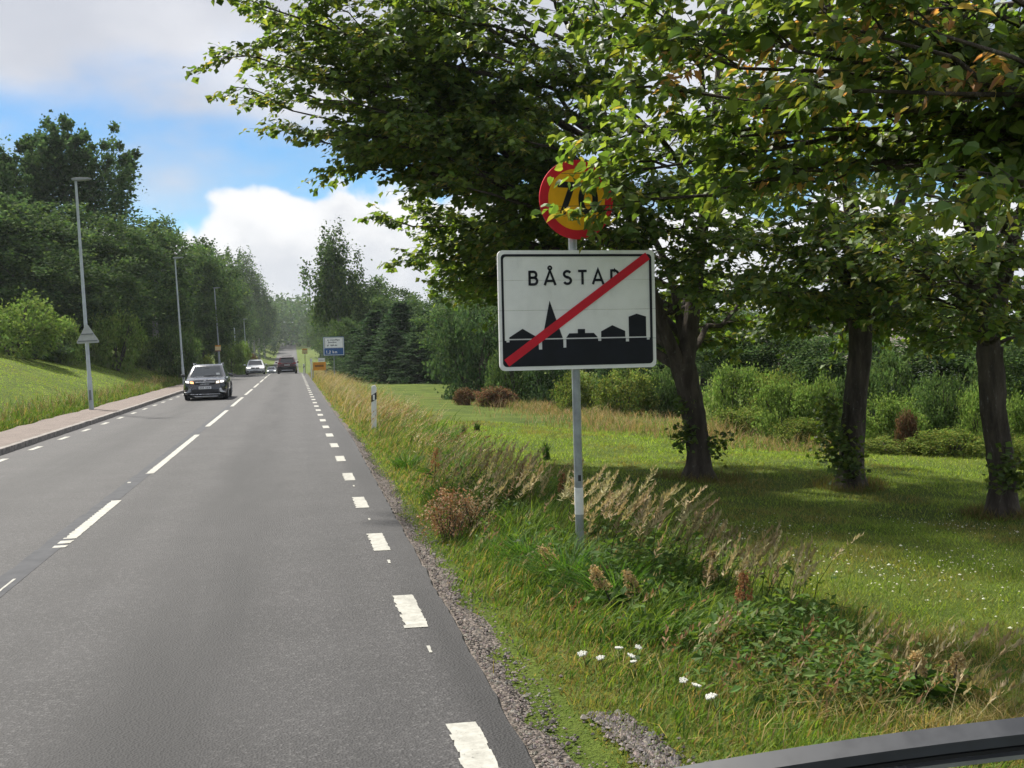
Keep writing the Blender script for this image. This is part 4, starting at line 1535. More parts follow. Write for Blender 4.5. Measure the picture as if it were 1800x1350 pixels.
def leaf_cloud(P, tip, nrm, size, col, width=.85, six=False, fold=.12):
    """Leaves as folded kites (or six-cornered heart shapes): P base points, tip directions, face normals."""
    n_ = len(P)
    tip = unit(tip)
    w = unit(np.cross(nrm, tip))
    nn = np.cross(tip, w)
    s = np.asarray(size)[:, None]
    wd = (np.asarray(width) * np.ones(n_))[:, None]
    if not six:
        V_ = np.stack([P, P + s * (.42 * tip + .5 * wd * w + fold * nn), P + s * tip, P + s * (.42 * tip - .5 * wd * w + fold * nn)], 1)
        F_ = np.array([[0, 1, 2], [0, 2, 3]])
        k = 4
    else:
        q = lambda a_, b_, c_: P + s * (a_ * tip + b_ * wd * w + c_ * nn)
        V_ = np.stack([q(.08, 0, 0), q(0, .28, .06), q(.26, .52, fold), q(.62, .42, fold * .9), q(1.10, 0, -.10), q(.62, -.42, fold * .9), q(.26, -.52, fold), q(0, -.28, .06)], 1)
        F_ = np.array([[0, 1, 2], [0, 2, 3], [0, 3, 4], [0, 4, 5], [0, 5, 6], [0, 6, 7]])
        k = 8
    F_ = (F_[None] + k * np.arange(n_)[:, None, None]).reshape(-1, 3)
    return V_.reshape(-1, 3), F_, np.repeat(col, k, 0)


def np_tubes(A, B, ra, rb, sides=4):
    """Many straight tapered twigs at once."""
    n_ = len(A)
    d_ = unit(B - A)
    ref = np.where(np.abs(d_[:, 2:]) < .9, np.array([[0, 0, 1.]]), np.array([[1., 0, 0]]))
    u = unit(np.cross(d_, ref))
    v = np.cross(d_, u)
    rows = []
    for base, r_ in ((A, ra), (B, rb)):
        for k in range(sides):
            a_ = 2 * math.pi * k / sides
            rows.append(base + (u * math.cos(a_) + v * math.sin(a_)) * np.asarray(r_)[:, None])
    V_ = np.stack(rows, 1).reshape(-1, 3)
    F_ = np.array([[k, (k + 1) % sides, sides + (k + 1) % sides, sides + k] for k in range(sides)])
    F_ = (F_[None] + 2 * sides * np.arange(n_)[:, None, None]).reshape(-1, 4)
    return V_, F_


def limb_path(p0, p1, arch, wob, n_=9):
    p0, p1 = np.array(p0, float), np.array(p1, float)
    t = np.linspace(0, 1, n_)[:, None]
    L_ = np.linalg.norm(p1 - p0)
    pts = p0 + (p1 - p0) * t
    pts[:, 2] += arch * L_ * np.sin(np.pi * t[:, 0]) * (1 - .3 * t[:, 0])
    w = rng.normal(0, wob * L_, (n_, 3)) * np.sin(np.pi * t)
    return pts + w


def hero_tree(lab, base, trunk, trunk_r, leaders, limbs, n2=13, ntw=9, nlf=13, leaf=.085, six=False, orange=(), dens=1.0, spread=.30, shoots=(), flare=1.5, seed=0, limb_k=.016):
    """A linden: trunk and leaders given as polylines, limbs to listed tips, then side branches, twigs and leaves."""
    global rng
    keep_rng = rng
    rng = np.random.default_rng(100 + seed)
    bz_ = Hs(*base)
    root = empty('linden_tree', (base[0], base[1], bz_))
    org = np.array([base[0], base[1], bz_])
    tag(root, lab, 'tree', 'linden trees on the lawn')
    tm = MB()
    rr = [r_ for r_ in trunk_r]

    def rough_tube(pts, rad, sides):
        """Trunk with buttressed, uneven outline."""
        pts = np.array(pts, float)
        n_ = 26
        t0 = np.linspace(0, 1, len(pts))
        t1 = np.linspace(0, 1, n_)
        Pp = np.stack([np.interp(t1, t0, pts[:, k]) for k in range(3)], 1)
        rd_ = np.interp(t1, t0, rad)
        rings = []
        ph = rng.uniform(0, 6.28, 4)
        for q in range(n_):
            ring_ = []
            hgt = Pp[q, 2] - pts[0, 2]
            fl = max(0, 1 - hgt / .55)
            for k in range(sides):
                a_ = 2 * math.pi * k / sides
                m = 1 + .05 * math.sin(3 * a_ + ph[0] + hgt * .8) + .04 * math.sin(5 * a_ + ph[1] - hgt * 1.3) + rng.normal(0, .03)
                m += (flare - 1) * fl ** 1.6 * (1 + .45 * math.sin(4 * a_ + ph[2]) + .2 * math.sin(7 * a_ + ph[3]))
                ring_.append((Pp[q, 0] + rd_[q] * m * math.cos(a_), Pp[q, 1] + rd_[q] * m * math.sin(a_), Pp[q, 2]))
            rings.append(ring_)
        tm.loft(rings)
    loc = lambda p_: np.array(p_, float) - org
    tpts = [loc(p_) for p_ in trunk]
    tpts[0][2] -= .25
    rough_tube(tpts, rr, 20)
    trunk_o = tm.build('trunk', M['bark'], root, smooth=True, auto=60)
    bm_ = MB()
    lead_pts = []
    for pts, r0_, r1_ in leaders:
        q = np.array([loc(p_) for p_ in pts])
        t0 = np.linspace(0, 1, len(q))
        t1 = np.linspace(0, 1, 12)
        q = np.stack([np.interp(t1, t0, q[:, k]) for k in range(3)], 1) + rng.normal(0, .02, (12, 3)) * np.linspace(0, 1, 12)[:, None]
        bm_.tube(q, list(np.linspace(r0_, r1_, 12)), 10)
        lead_pts.append((q, np.linspace(r0_, r1_, 12)))
    LP_ = np.concatenate([q for q, _ in lead_pts])
    LR_ = np.concatenate([r_ for _, r_ in lead_pts])
    TA, TB, S_A, S_B, S_r = [], [], [], [], []
    for lm in limbs:
        p1 = loc(lm[0])
        wgt = lm[1] if len(lm) > 1 else 1.0
        hd = np.linalg.norm(LP_[:, :2] - p1[:2], axis=1)
        want = p1[2] - .30 * hd
        cost = np.abs(LP_[:, 2] - want) + .25 * hd
        k = int(np.argmin(cost))
        p0 = LP_[k]
        L_ = np.linalg.norm(p1 - p0)
        r0_ = min(LR_[k] * .75, limb_k * L_ + .75 * limb_k)
        pts = limb_path(p0, p1, rng.uniform(.03, .11), .018)
        bm_.tube(pts, list(np.linspace(r0_, .010, len(pts))), 6)
        dirv = unit(p1 - p0)
        side = unit(np.cross(dirv, [0, 0, 1.]))
        nsec = max(5, int(n2 * wgt * (L_ / 5.0) ** .7))
        ts_ = np.sort(rng.uniform(.22, 1.0, nsec))
        ts_[-1] = ts_[-2] = 1.0
        for j, t in enumerate(ts_):
            f = t * (len(pts) - 1)
            i0 = min(int(f), len(pts) - 2)
            q0 = pts[i0] + (pts[i0 + 1] - pts[i0]) * (f - i0)
            sd = (1 if j % 2 else -1)
            d2 = unit(dirv * rng.uniform(.5, 1.1) + side * sd * rng.uniform(.3, 1.1) * (0.35 if t > .97 else 1) + np.array([0, 0, rng.uniform(-.30, .30)]))
            l2 = max(.5, spread * L_ * (1.15 - .65 * t) * rng.uniform(.6, 1.25))
            l2 = min(l2, 2.3)
            sp_ = limb_path(q0, q0 + d2 * l2 + np.array([0, 0, -.10 * l2 ** 1.5]), .05, .03, 5)
            S_A += [sp_[m] for m in range(4)]
            S_B += [sp_[m + 1] for m in range(4)]
            rs = np.linspace(.014, .005, 5) * (.7 + .3 * l2)
            S_r += [(rs[m], rs[m + 1]) for m in range(4)]
            nt_ = max(3, int(ntw * l2 * dens))
            tt = rng.uniform(.08, 1.0, nt_)
            for m, u in enumerate(tt):
                f2 = u * 4
                i2 = min(int(f2), 3)
                w0 = sp_[i2] + (sp_[i2 + 1] - sp_[i2]) * (f2 - i2)
                sd2 = unit(np.cross(d2, [0, 0, 1.])) * (1 if m % 2 else -1)
                d3 = unit(d2 * rng.uniform(.4, 1.0) + sd2 * rng.uniform(.3, 1.0) + np.array([0, 0, rng.uniform(-.45, .30)]))
                TA.append(w0)
                TB.append(w0 + d3 * rng.uniform(.22, .60))
    bm_.build('limbs', M['bark'], root, smooth=True, auto=60).name = 'limb_framework'
    TA, TB = np.array(TA), np.array(TB)
    S_A, S_B, S_r = np.array(S_A), np.array(S_B), np.array(S_r)
    Vt, Ft = np_tubes(S_A, S_B, S_r[:, 0], S_r[:, 1], 4)
    Vu, Fu = np_tubes(TA, TB, np.full(len(TA), .0045), np.full(len(TA), .002), 3)
    o = link_mesh('twigs', np_mesh('twigs', np.concatenate([Vt, Vu]), np.concatenate([Ft, Fu + len(Vt)])), M['bark'], root)
    o.name = 'twig_mass'
    o['kind'] = 'stuff'
    # leaves along the twigs
    n_ = len(TA) * nlf
    idx = np.repeat(np.arange(len(TA)), nlf)
    t = np.tile(np.linspace(.1, 1.05, nlf), len(TA)) + rng.normal(0, .06, n_)
    d3 = unit(TB - TA)[idx]
    P = TA[idx] + (TB - TA)[idx] * t[:, None] + rng.normal(0, .028, (n_, 3))
    sd = unit(np.cross(d3, np.array([0, 0, 1.]))) * np.where(np.arange(n_) % 2, 1, -1)[:, None]
    tipd = unit(d3 * .55 + sd * rng.uniform(.3, 1.1, (n_, 1)) + np.array([0, 0, -.45]) + rng.normal(0, .28, (n_, 3)))
    nrm = unit(np.array([0, 0, 1.]) + rng.normal(0, .48, (n_, 3)) + d3 * .25)
    size = leaf * rng.uniform(.65, 1.25, n_)
    tone = rng.uniform(.75, 1.25, len(TA))[idx]
    col = mixcol([(0.080, 0.135, 0.031), (0.107, 0.169, 0.037), (0.142, 0.199, 0.046), (0.061, 0.111, 0.031)], n_, .18) * tone[:, None]
    wid = rng.uniform(.78, 1.0, n_)
    br = rng.random(n_) < np.where(vnoise(TA[:, 0] * 1.0 + 50, TA[:, 2] + TA[:, 1] * .7, .9, 21)[idx] > .52, .22, .04)      # pale flower bracts
    col[br] = mixcol([(.20, .21, .05), (.26, .23, .07), (.15, .17, .035)], int(br.sum()), .2)
    wid[br] *= .45
    if orange:
        hot = np.zeros(len(TA), bool)
        for q in orange:
            hot |= np.linalg.norm(TB - loc(q), axis=1) < .42
        pick = hot[idx] & (rng.random(n_) < .55)
        col[pick] = mixcol([(.46, .28, .13), (.48, .38, .15), (.40, .22, .11)], int(pick.sum()), .2)
        wid[pick] *= .5
    V_, F_, c_ = leaf_cloud(P, tipd, nrm, size, col, wid, six, .18 if six else .12)
    parts_ = [(V_, F_, c_)]
    cr = link_mesh('crown', np_mesh('crown', V_, F_, c_), M['leaf'], root)
    cr['kind'] = 'stuff'
    for (sx, sy, sz, rad, cnt) in shoots:
        k = cnt
        a_ = rng.uniform(0, 6.28, k)
        P2 = np.stack([sx + rad * rng.normal(0, .75, k), sy + rad * rng.normal(0, .5, k), sz + rad * rng.normal(0, 1.0, k)], 1) - org
        tp_ = unit(np.stack([np.cos(a_), np.sin(a_), rng.normal(-.2, .4, k)], 1))
        ms = np_mesh('basal_shoots', *leaf_cloud(P2, tp_, unit(rng.normal(0, .6, (k, 3)) + [0, -.3, .8]), leaf * rng.uniform(.5, 1.0, k), mixcol([(.05, .09, .018), (.08, .13, .028), (.10, .14, .03)], k, .25), .9, six))
        link_mesh('basal_shoots', ms, M['leaf'], root)['kind'] = 'stuff'
    rng = keep_rng
    return len(TA) * nlf


A = lambda px, py, Y: tuple(at(px, py, Y))
P_, T_, N_, S_ = WEED
tag(link_mesh('leafy_weeds', np_mesh('leafy_weeds', *leaf_cloud(P_, T_ / np.linalg.norm(T_, axis=1, keepdims=True), N_ / np.linalg.norm(N_, axis=1, keepdims=True), S_,
    mixcol([(.05, .10, .022), (.075, .14, .028), (.11, .165, .04)], len(P_), .25), rng.uniform(.35, .7, len(P_)))), M['blade']), 'dark broad leaved weeds among the tall verge grass', 'weeds', kind='stuff')


def ball(cx_, cy_, cz_, rx, ry, rz_, n_, seed, zmin=3.2, back=None):
    r2 = np.random.default_rng(seed)
    out = []
    while len(out) < n_:
        v = r2.normal(0, 1, 3)
        v /= np.linalg.norm(v)
        f = r2.uniform(.72, 1.0)
        p_ = (cx_ + v[0] * rx * f, cy_ + v[1] * ry * f, cz_ + v[2] * rz_ * f)
        if p_[2] > zmin:
            out.append((p_, .8))
    return out


cnt = 0
b1 = (6.18, 16.9)
t1b = (b1[0], b1[1], Hs(*b1))
cnt += hero_tree('forked linden behind the town sign, its long boughs reaching over the road', b1,
    [t1b, A(1228, 780, 16.9), A(1215, 700, 16.9), A(1200, 640, 16.9)], [.20, .18, .18, .20],
    [([A(1196, 648, 16.9), A(1160, 560, 16.8), A(1118, 420, 16.8), A(1060, 200, 17), A(1000, 20, 17.2), A(960, -120, 17.2)], .115, .03),
     ([A(1204, 648, 16.9), A(1218, 540, 17.1), A(1235, 400, 17.2), A(1260, 200, 17.0), A(1280, -100, 17)], .15, .04),
     ([A(1208, 630, 16.9), A(1180, 480, 17.6), A(1090, 300, 18.5), A(1000, 120, 19)], .075, .025)],
    [(A(*q),) for q in ((475, 15, 16.0), (465, 105, 16.2), (515, 195, 16.6), (570, 250, 17), (680, 300, 17.4), (760, 330, 17.2), (560, 60, 17), (600, -70, 17), (600, 130, 16.2), (560, 175, 17.6), (650, 240, 16.4), (520, 55, 18), (700, 130, 17), (740, 205, 18.2), (620, 180, 15.8), (730, 260, 15.6),
        (600, -20, 15.6), (820, 330, 15.6), (725, 398, 19), (765, 455, 19.5), (830, 470, 20), (790, 420, 19.5), (870, 400, 18.5), (930, 250, 15), (1000, 110, 14.8), (850, 90, 14.8), (760, 20, 15.2), (700, -90, 18),
        (1100, 190, 14.6), (1190, 60, 14.8), (1280, 180, 15), (1330, 330, 16.0), (1290, 420, 17.5), (1040, 420, 19), (930, 500, 20.5), (1080, 520, 20.5), (850, 520, 21), (980, 300, 19.5), (820, 200, 19.5), (1170, 330, 15.4),
        (1240, 500, 19), (1350, 520, 19.5), (550, 130, 18.5), (1150, -60, 14.5), (900, -80, 15.0))] + [(A(*q), 1.0) for q in ((1180, 470, 15.8), (1130, 420, 15.6), (1200, 400, 15.4), (1150, 350, 15.2), (1230, 500, 15.6), (1085, 380, 15.6), (1250, 430, 15.6), (1310, 500, 16.2), (900, 340, 16.2), (1000, 400, 17.5), (940, 430, 18.2), (820, 440, 19), (810, 495, 20), (880, 470, 19.5), (1120, 530, 18.5), (1230, 560, 18.8), (1290, 340, 15.4))] + ball(5.0, 17.2, 8.6, 4.6, 4.0, 3.4, 4, 5, 7.0),
    n2=16, ntw=10, nlf=14, leaf=.112, seed=1, dens=1.0,
    shoots=[(t1b[0] - .26, t1b[1] - .12, .45, .13, 150), (t1b[0] + .22, t1b[1] - .2, .25, .12, 110), (t1b[0] - .22, t1b[1] - .1, .85, .10, 60)], flare=2.3)

b2 = (8.1, 15.7)
t2b = (b2[0], b2[1], Hs(*b2))
cnt += hero_tree('middle linden on the lawn with a leafy clump at its foot', b2,
    [t2b, A(1497, 790, 15.7), A(1503, 700, 15.7), A(1512, 620, 15.7), A(1512, 560, 15.7)], [.20, .175, .165, .17, .17],
    [([A(1512, 566, 15.7), A(1500, 400, 15.8), A(1480, 200, 15.8), A(1450, 0, 15.9), A(1430, -150, 15.8)], .15, .04),
     ([A(1512, 566, 15.7), A(1560, 420, 15.6), A(1620, 250, 15.4), A(1660, 50, 15.3)], .12, .04)],
    [(A(*q),) for q in ((1330, 520, 14.6), (1390, 400, 13.8), (1440, 540, 14.2), (1560, 420, 13.5), (1610, 300, 14.5), (1450, 250, 13.8), (1650, 500, 14.6), (1580, 560, 14.2), (1400, 580, 16.5), (1300, 600, 17.5), (1350, 250, 15),
        (1500, 120, 13.8), (1600, 120, 14), (1350, 80, 14.4), (1700, 380, 15.5), (1480, 590, 17.5), (1620, 590, 17.5), (1420, 470, 18.5), (1560, 500, 18.5), (1720, 560, 17.5), (1260, 330, 17.5), (1380, 520, 13.6), (1460, 470, 13.2), (1540, 530, 13.4), (1330, 430, 14.2), (1280, 520, 15.5), (1420, 330, 13.2), (1500, 400, 12.8), (1620, 430, 13.2))] + ball(8.2, 15.8, 8.0, 3.2, 3.0, 3.2, 3, 6, 7.0),
    n2=16, ntw=10, nlf=11, leaf=.110, seed=2,
    shoots=[(t2b[0] - .32, t2b[1] - .15, .30, .20, 420), (t2b[0] - .12, t2b[1] - .25, .05, .16, 200), (t2b[0] - .36, t2b[1] - .05, .80, .14, 160)], flare=2.0)

b3 = (8.42, 12.45)
t3b = (b3[0], b3[1], Hs(*b3))
cnt += hero_tree('rightmost linden with pale flecked bark at the picture edge', b3,
    [t3b, A(1762, 830, 12.45), A(1745, 720, 12.45), A(1738, 610, 12.45)], [.185, .155, .15, .15],
    [([A(1738, 612, 12.45), A(1725, 450, 12.5), A(1700, 250, 12.4), A(1680, 0, 12.4), A(1670, -200, 12.4)], .135, .04),
     ([A(1738, 612, 12.45), A(1780, 430, 12.4), A(1850, 200, 12.3), A(1900, 0, 12.3)], .11, .04)],
    [(A(*q),) for q in ((1640, 520, 11.6), (1560, 450, 11.4), (1720, 560, 11.2), (1790, 580, 11.4), (1600, 330, 11.2), (1530, 250, 11.6), (1760, 350, 10.8), (1840, 420, 11), (1700, 200, 11), (1560, 120, 11.6), (1850, 250, 11.4), (1780, 60, 11.2),
        (1660, 590, 13.4), (1820, 560, 13), (1500, 420, 13), (1640, 80, 11.6), (1880, 560, 12.2), (1780, 500, 14), (1680, 480, 10.8), (1740, 440, 10.6), (1620, 440, 11), (1850, 520, 11.2))] + ball(8.6, 12.4, 7.4, 3.2, 3.0, 3.0, 3, 7, 6.4),
    n2=14, ntw=9, nlf=11, leaf=.104, seed=3,
    shoots=[(t3b[0] - .12, t3b[1] - .25, .22, .13, 130), (t3b[0] + .10, t3b[1] - .25, .12, .10, 80)], flare=1.9)

b4 = (7.6, 6.6)
t4b = (b4[0], b4[1], Hs(*b4))
cnt += hero_tree('nearest linden, only its leafy boughs with orange flower bracts in view at upper right', b4,
    [t4b, (7.6, 6.6, 1.2), (7.55, 6.6, 2.4)], [.20, .17, .17],
    [([(7.55, 6.6, 2.35), (7.0, 6.9, 3.8), (6.3, 7.2, 5.2), (5.8, 7.3, 7)], .13, .04), ([(7.55, 6.6, 2.35), (7.9, 6.5, 4.2), (8.1, 6.4, 7.5)], .14, .04)],
    [(A(*q), .8) for q in ((1235, 165, 7.6), (1300, 120, 7.2), (1215, 60, 7.6), (1400, 90, 7.0), (1535, 160, 6.4), (1560, 70, 6.3), (1650, 60, 6.2), (1690, 170, 6.8), (1800, 320, 6.0), (1390, 300, 8.0), (1460, 20, 7.0),
        (1300, 240, 8.2), (1230, -40, 7.4), (1500, -60, 6.6), (1700, -40, 6.4), (1120, 60, 8.2), (1150, 230, 8.6), (1450, 200, 8.2), (1600, 260, 8.0), (1380, -20, 8))] + [(A(1172, 292, 8.6), .8), (A(1142, 350, 8.55), .6)] + ball(7.4, 6.4, 6.2, 3.0, 3.0, 2.4, 3, 8, 5.6),
    n2=13, ntw=11, nlf=12, leaf=.090, six=True, orange=[A(*q) for q in ((1262, 150, 7.5), (1290, 165, 7.3), (1520, 170, 6.4), (1560, 90, 6.3), (1600, 120, 6.3), (1545, 190, 6.4), (1660, 90, 6.3), (1385, 305, 8.0))], spread=.15, seed=4, dens=1.15, limb_k=.009)
print('hero leaves', cnt)


# ------------------------------------------------------------------ trees and shrubs farther off (meshes shared between alike plants)
def crown_clusters(C, rad, per, shape, leaf, cols, droop=.3, updir=0.0, tone=(.6, 1.3), seed=0, normal_up=.6):
    """C (k,3) cluster centres, rad per cluster; shape = axis stretch."""
    global rng
    keep_rng = rng
    rng = np.random.default_rng(seed)
    k = len(C)
    n_ = k * per
    idx = np.repeat(np.arange(k), per)
    g_ = rng.normal(0, .55, (n_, 3))
    P = C[idx] + g_ * np.array(shape) * np.asarray(rad)[idx][:, None]
    out = unit(P - np.array([0, 0, C[:, 2].mean()]))
    tipd = unit(out * .6 + rng.normal(0, .6, (n_, 3)) + np.array([0, 0, updir - droop]))
    nrm = unit(np.array([0, 0, normal_up]) + out * .4 + rng.normal(0, .5, (n_, 3)))
    tn = rng.uniform(tone[0], tone[1], k)[idx]
    col = mixcol(cols, n_, .2) * tn[:, None]
    r_ = leaf_cloud(P, tipd, nrm, leaf * rng.uniform(.6, 1.4, n_), col, rng.uniform(.6, .95, n_))
    rng = keep_rng
    return r_


def ellipsoid_points(n_, c_, r_, inner, seed, lump=.18):
    r2 = np.random.default_rng(seed)
    v = r2.normal(0, 1, (n_, 3))
    v /= np.linalg.norm(v, axis=1, keepdims=True)
    f = inner + (1 - inner) * r2.random(n_) ** .6
    ph = r2.uniform(0, 6.28, 3)
    lm = 1 + lump * np.sin(3 * np.arctan2(v[:, 1], v[:, 0]) + ph[0]) * np.cos(2.5 * v[:, 2] * 2 + ph[1]) + lump * .6 * r2.normal(0, 1, n_)
    return np.array(c_) + v * np.array(r_) * (f * lm)[:, None]


DARK = [(0.050, 0.090, 0.038), (0.064, 0.112, 0.043), (0.084, 0.134, 0.048)]
MIDG = [(0.070, 0.119, 0.038), (0.095, 0.151, 0.043), (0.121, 0.182, 0.051)]
LITE = [(0.124, 0.197, 0.040), (0.160, 0.241, 0.052), (0.204, 0.277, 0.065)]
YELG = [(0.172, 0.208, 0.043), (0.230, 0.245, 0.057), (0.122, 0.172, 0.036)]


def tree_kind(kind, seed):
    """Returns (crown mesh, trunk mesh); unit height 1."""
    r2 = np.random.default_rng(seed)
    tm = MB()
    if kind == 'broad':
        C = ellipsoid_points(150, (0, 0, .58), (.30, .30, .40), .35, seed)
        cr = crown_clusters(C, r2.uniform(.05, .085, 150), 140, (1, 1, .75), .019, MIDG + DARK, seed=seed)
        tm.tube([(0, 0, -.03), (.005, 0, .25), (0, .01, .6)], [.022, .017, .006], 8)
        for q in range(7):
            a_ = r2.uniform(0, 6.28)
            tm.tube([(0, 0, .2 + q * .05), (.12 * math.cos(a_), .12 * math.sin(a_), .40 + q * .05), (.22 * math.cos(a_), .22 * math.sin(a_), .52 + q * .05)], [.008, .005, .002], 5)
    elif kind == 'poplar':
        C = ellipsoid_points(70, (0, 0, .50), (.19, .19, .40), .3, seed)
        tops = []
        for q in range(46):
            a_, rr_ = r2.uniform(0, 6.28), .20 * math.sqrt(r2.random())
            zt_ = .93 - 1.6 * rr_ * rr_ / .2 * .5 + r2.normal(0, .025)
            for m in range(4):
                tops.append((rr_ * math.cos(a_) * (.80 + .09 * m), rr_ * math.sin(a_) * (.80 + .09 * m), zt_ - .20 + .072 * m))
        C = np.concatenate([C, np.array(tops)])
        rad = np.concatenate([r2.uniform(.05, .08, 70), np.tile([.042, .032, .022, .013], 46)])
        cr = crown_clusters(C, rad, 105, (1, 1, 1.5), .0125, DARK + MIDG[:1], updir=.7, seed=seed, tone=(.65, 1.3))
        tm.tube([(0, 0, -.03), (.0, 0, .3), (0, 0, .85)], [.022, .017, .004], 8)
        for q in range(9):
            a_ = r2.uniform(0, 6.28)
            tm.tube([(0, 0, .15 + q * .05), (.07 * math.cos(a_), .07 * math.sin(a_), .40 + q * .05), (.13 * math.cos(a_), .13 * math.sin(a_), .56 + q * .045)], [.008, .005, .002], 5)
    elif kind == 'birch':
        C = ellipsoid_points(120, (0, 0, .60), (.17, .17, .38), .2, seed, .25)
        C[:, :2] *= np.clip(1.25 - C[:, 2:] * .55, .45, 1)
        cr = crown_clusters(C, r2.uniform(.030, .055, 120), 90, (.75, .75, 1.9), .016, MIDG + DARK[:1], droop=1.3, seed=seed, tone=(.6, 1.25))
        tm.tube([(0, 0, -.03), (.01, 0, .35), (0, .01, .92)], [.014, .011, .003], 8)
        for q in range(8):
            a_ = r2.uniform(0, 6.28)
            tm.tube([(0, 0, .25 + q * .06), (.07 * math.cos(a_), .07 * math.sin(a_), .38 + q * .06), (.13 * math.cos(a_), .13 * math.sin(a_), .36 + q * .06)], [.005, .003, .001], 4)
    elif kind == 'spruce':
        pts, rad = [], []
        for lv in range(17):
            z_ = .06 + .90 * lv / 16
            rmax = .33 * (1 - z_) ** .85 + .012
            nb = 9 if lv < 11 else 6
            a0 = r2.uniform(0, 6.28)
            for b_ in range(nb):
                a_ = a0 + 6.283 * b_ / nb + r2.normal(0, .12)
                rl = rmax * r2.uniform(.8, 1.12)
                for m in range(4):
                    t = (m + .6) / 4
                    pts.append((rl * t * math.cos(a_), rl * t * math.sin(a_), z_ - .10 * rl * t + .12 * rl * t * t + r2.normal(0, .014)))
                    rad.append(.010 + .030 * rl / .33 * 1.0)
                if lv % 2 == 0:
                    tm.tube([(0, 0, z_), (rl * .9 * math.cos(a_), rl * .9 * math.sin(a_), z_ - .01)], [.006, .001], 4)
        cr = crown_clusters(np.array(pts), np.array(rad), 30, (1.15, 1.15, .6), .018, [(.034, .066, .032), (.048, .086, .038), (.066, .108, .044)], droop=.2, seed=seed, tone=(.7, 1.3))
        tm.tube([(0, 0, -.03), (0, 0, .5), (0, 0, .98)], [.02, .013, .003], 8)
    me = np_mesh('crown', *cr)
    me.materials.append(M['leaf_far'])
    tmesh = tm.mesh('trunk', True, 60)
    tmesh.materials.append(M['birch_bark'] if kind == 'birch' else M['bark_far'])
    return me, tmesh


def shrub_kind(kind, seed):
    """Unit shrub: radius 1, height 1 (z)."""
    r2 = np.random.default_rng(seed)
    cols = {'dark': DARK + MIDG[:1], 'mid': MIDG, 'light': LITE, 'yellow': YELG + LITE[:1], 'brown': [(.17, .085, .05), (.12, .06, .035), (.22, .13, .08), (.10, .10, .04)]}[kind]
    C = ellipsoid_points(110, (0, 0, .45), (.86, .86, .50), .45, seed, .14)
    C = C[C[:, 2] > .03]
    cr = crown_clusters(C, r2.uniform(.12, .22, len(C)), 64, (1, 1, .7), .060 if kind != 'brown' else .08, cols, droop=.1, seed=seed, tone=(.55, 1.3))
    V_ = cr[0]
    V_[:, 2] = np.maximum(V_[:, 2], -.02)
    me = np_mesh('foliage', V_, cr[1], cr[2])
    me.materials.append(M['leaf_far'])
    sm = MB()
    for q in range(9):
        a_ = r2.uniform(0, 6.28)
        sm.tube([(0, 0, -.05), (.3 * math.cos(a_), .3 * math.sin(a_), .35), (.62 * math.cos(a_), .62 * math.sin(a_), .66 + .2 * r2.random())], [.03, .02, .006], 5)
    st = sm.mesh('stems', True, 60)
    st.materials.append(M['bark_far'])
    return me, st


TK = {('broad', k): tree_kind('broad', 40 + k) for k in range(3)}
TK.update({('poplar', 0): tree_kind('poplar', 50), ('poplar', 1): tree_kind('poplar', 51), ('birch', 0): tree_kind('birch', 60), ('birch', 1): tree_kind('birch', 61), ('spruce', 0): tree_kind('spruce', 70), ('spruce', 1): tree_kind('spruce', 71)})
SK = {(k, v): shrub_kind(k, 80 + 7 * j + v) for j, k in enumerate(('dark', 'mid', 'light', 'yellow', 'brown')) for v in range(2 if k != 'brown' else 1)}
NAMES = {'broad': 'broadleaf_tree', 'poplar': 'poplar_tree', 'birch': 'birch_tree', 'spruce': 'spruce_tree'}


def plant_tree(kind, var, px, ptop_, Y, width=None, lab='', group=None, rz=None, x=None, shapez=1.0):
    p_ = at(px, 600, Y)
    x_ = p_.x if x is None else x
    g_ = Hs(x_, Y)
    h_ = at(px, ptop_, Y).z - g_
    r0_ = empty(NAMES[kind], (x_, Y, g_ - .05), random.uniform(0, 6.28) if rz is None else rz)
    top = {'broad': .99, 'poplar': .96, 'birch': 1.0, 'spruce': .99}[kind]
    sz_ = h_ / top
    natural = {'broad': .66, 'poplar': .44, 'birch': .38, 'spruce': .64}[kind]
    sx_ = sz_ if width is None else width / natural
    r0_.scale = (sx_, sx_, sz_)
    tag(r0_, lab, 'tree', group)
    for nm, me in (('crown', TK[kind, var][0]), ('trunk', TK[kind, var][1])):
        o_ = bpy.data.objects.new(nm, me)
        COL.objects.link(o_)
        o_.parent = r0_
        if nm == 'crown':
            o_['kind'] = 'stuff'
    return r0_


def plant_shrub(kind, var, px, Y, wpx, ptop_, lab, group=None, name='shrub', sink=.05, deep=1.0):
    p_ = at(px, 640, Y)
    g_ = Hs(p_.x, Y)
    h_ = max(.3, at(px, ptop_, Y).z - g_ + sink)
    w_ = wpx * Y / FOC / 2
    r0_ = empty(name, (p_.x, Y, g_ - sink), random.uniform(0, 6.28))
    r0_.scale = (w_, w_ * deep, h_)
    tag(r0_, lab, 'shrub', group)
    for nm, me in (('foliage', SK[kind, var][0]), ('stems', SK[kind, var][1])):
        o_ = bpy.data.objects.new(nm, me)
        COL.objects.link(o_)
        o_.parent = r0_
        if nm == 'foliage':
            o_['kind'] = 'stuff'
    return r0_


ORD = ('first', 'second', 'third', 'fourth', 'fifth', 'sixth', 'seventh', 'eighth', 'ninth', 'tenth')
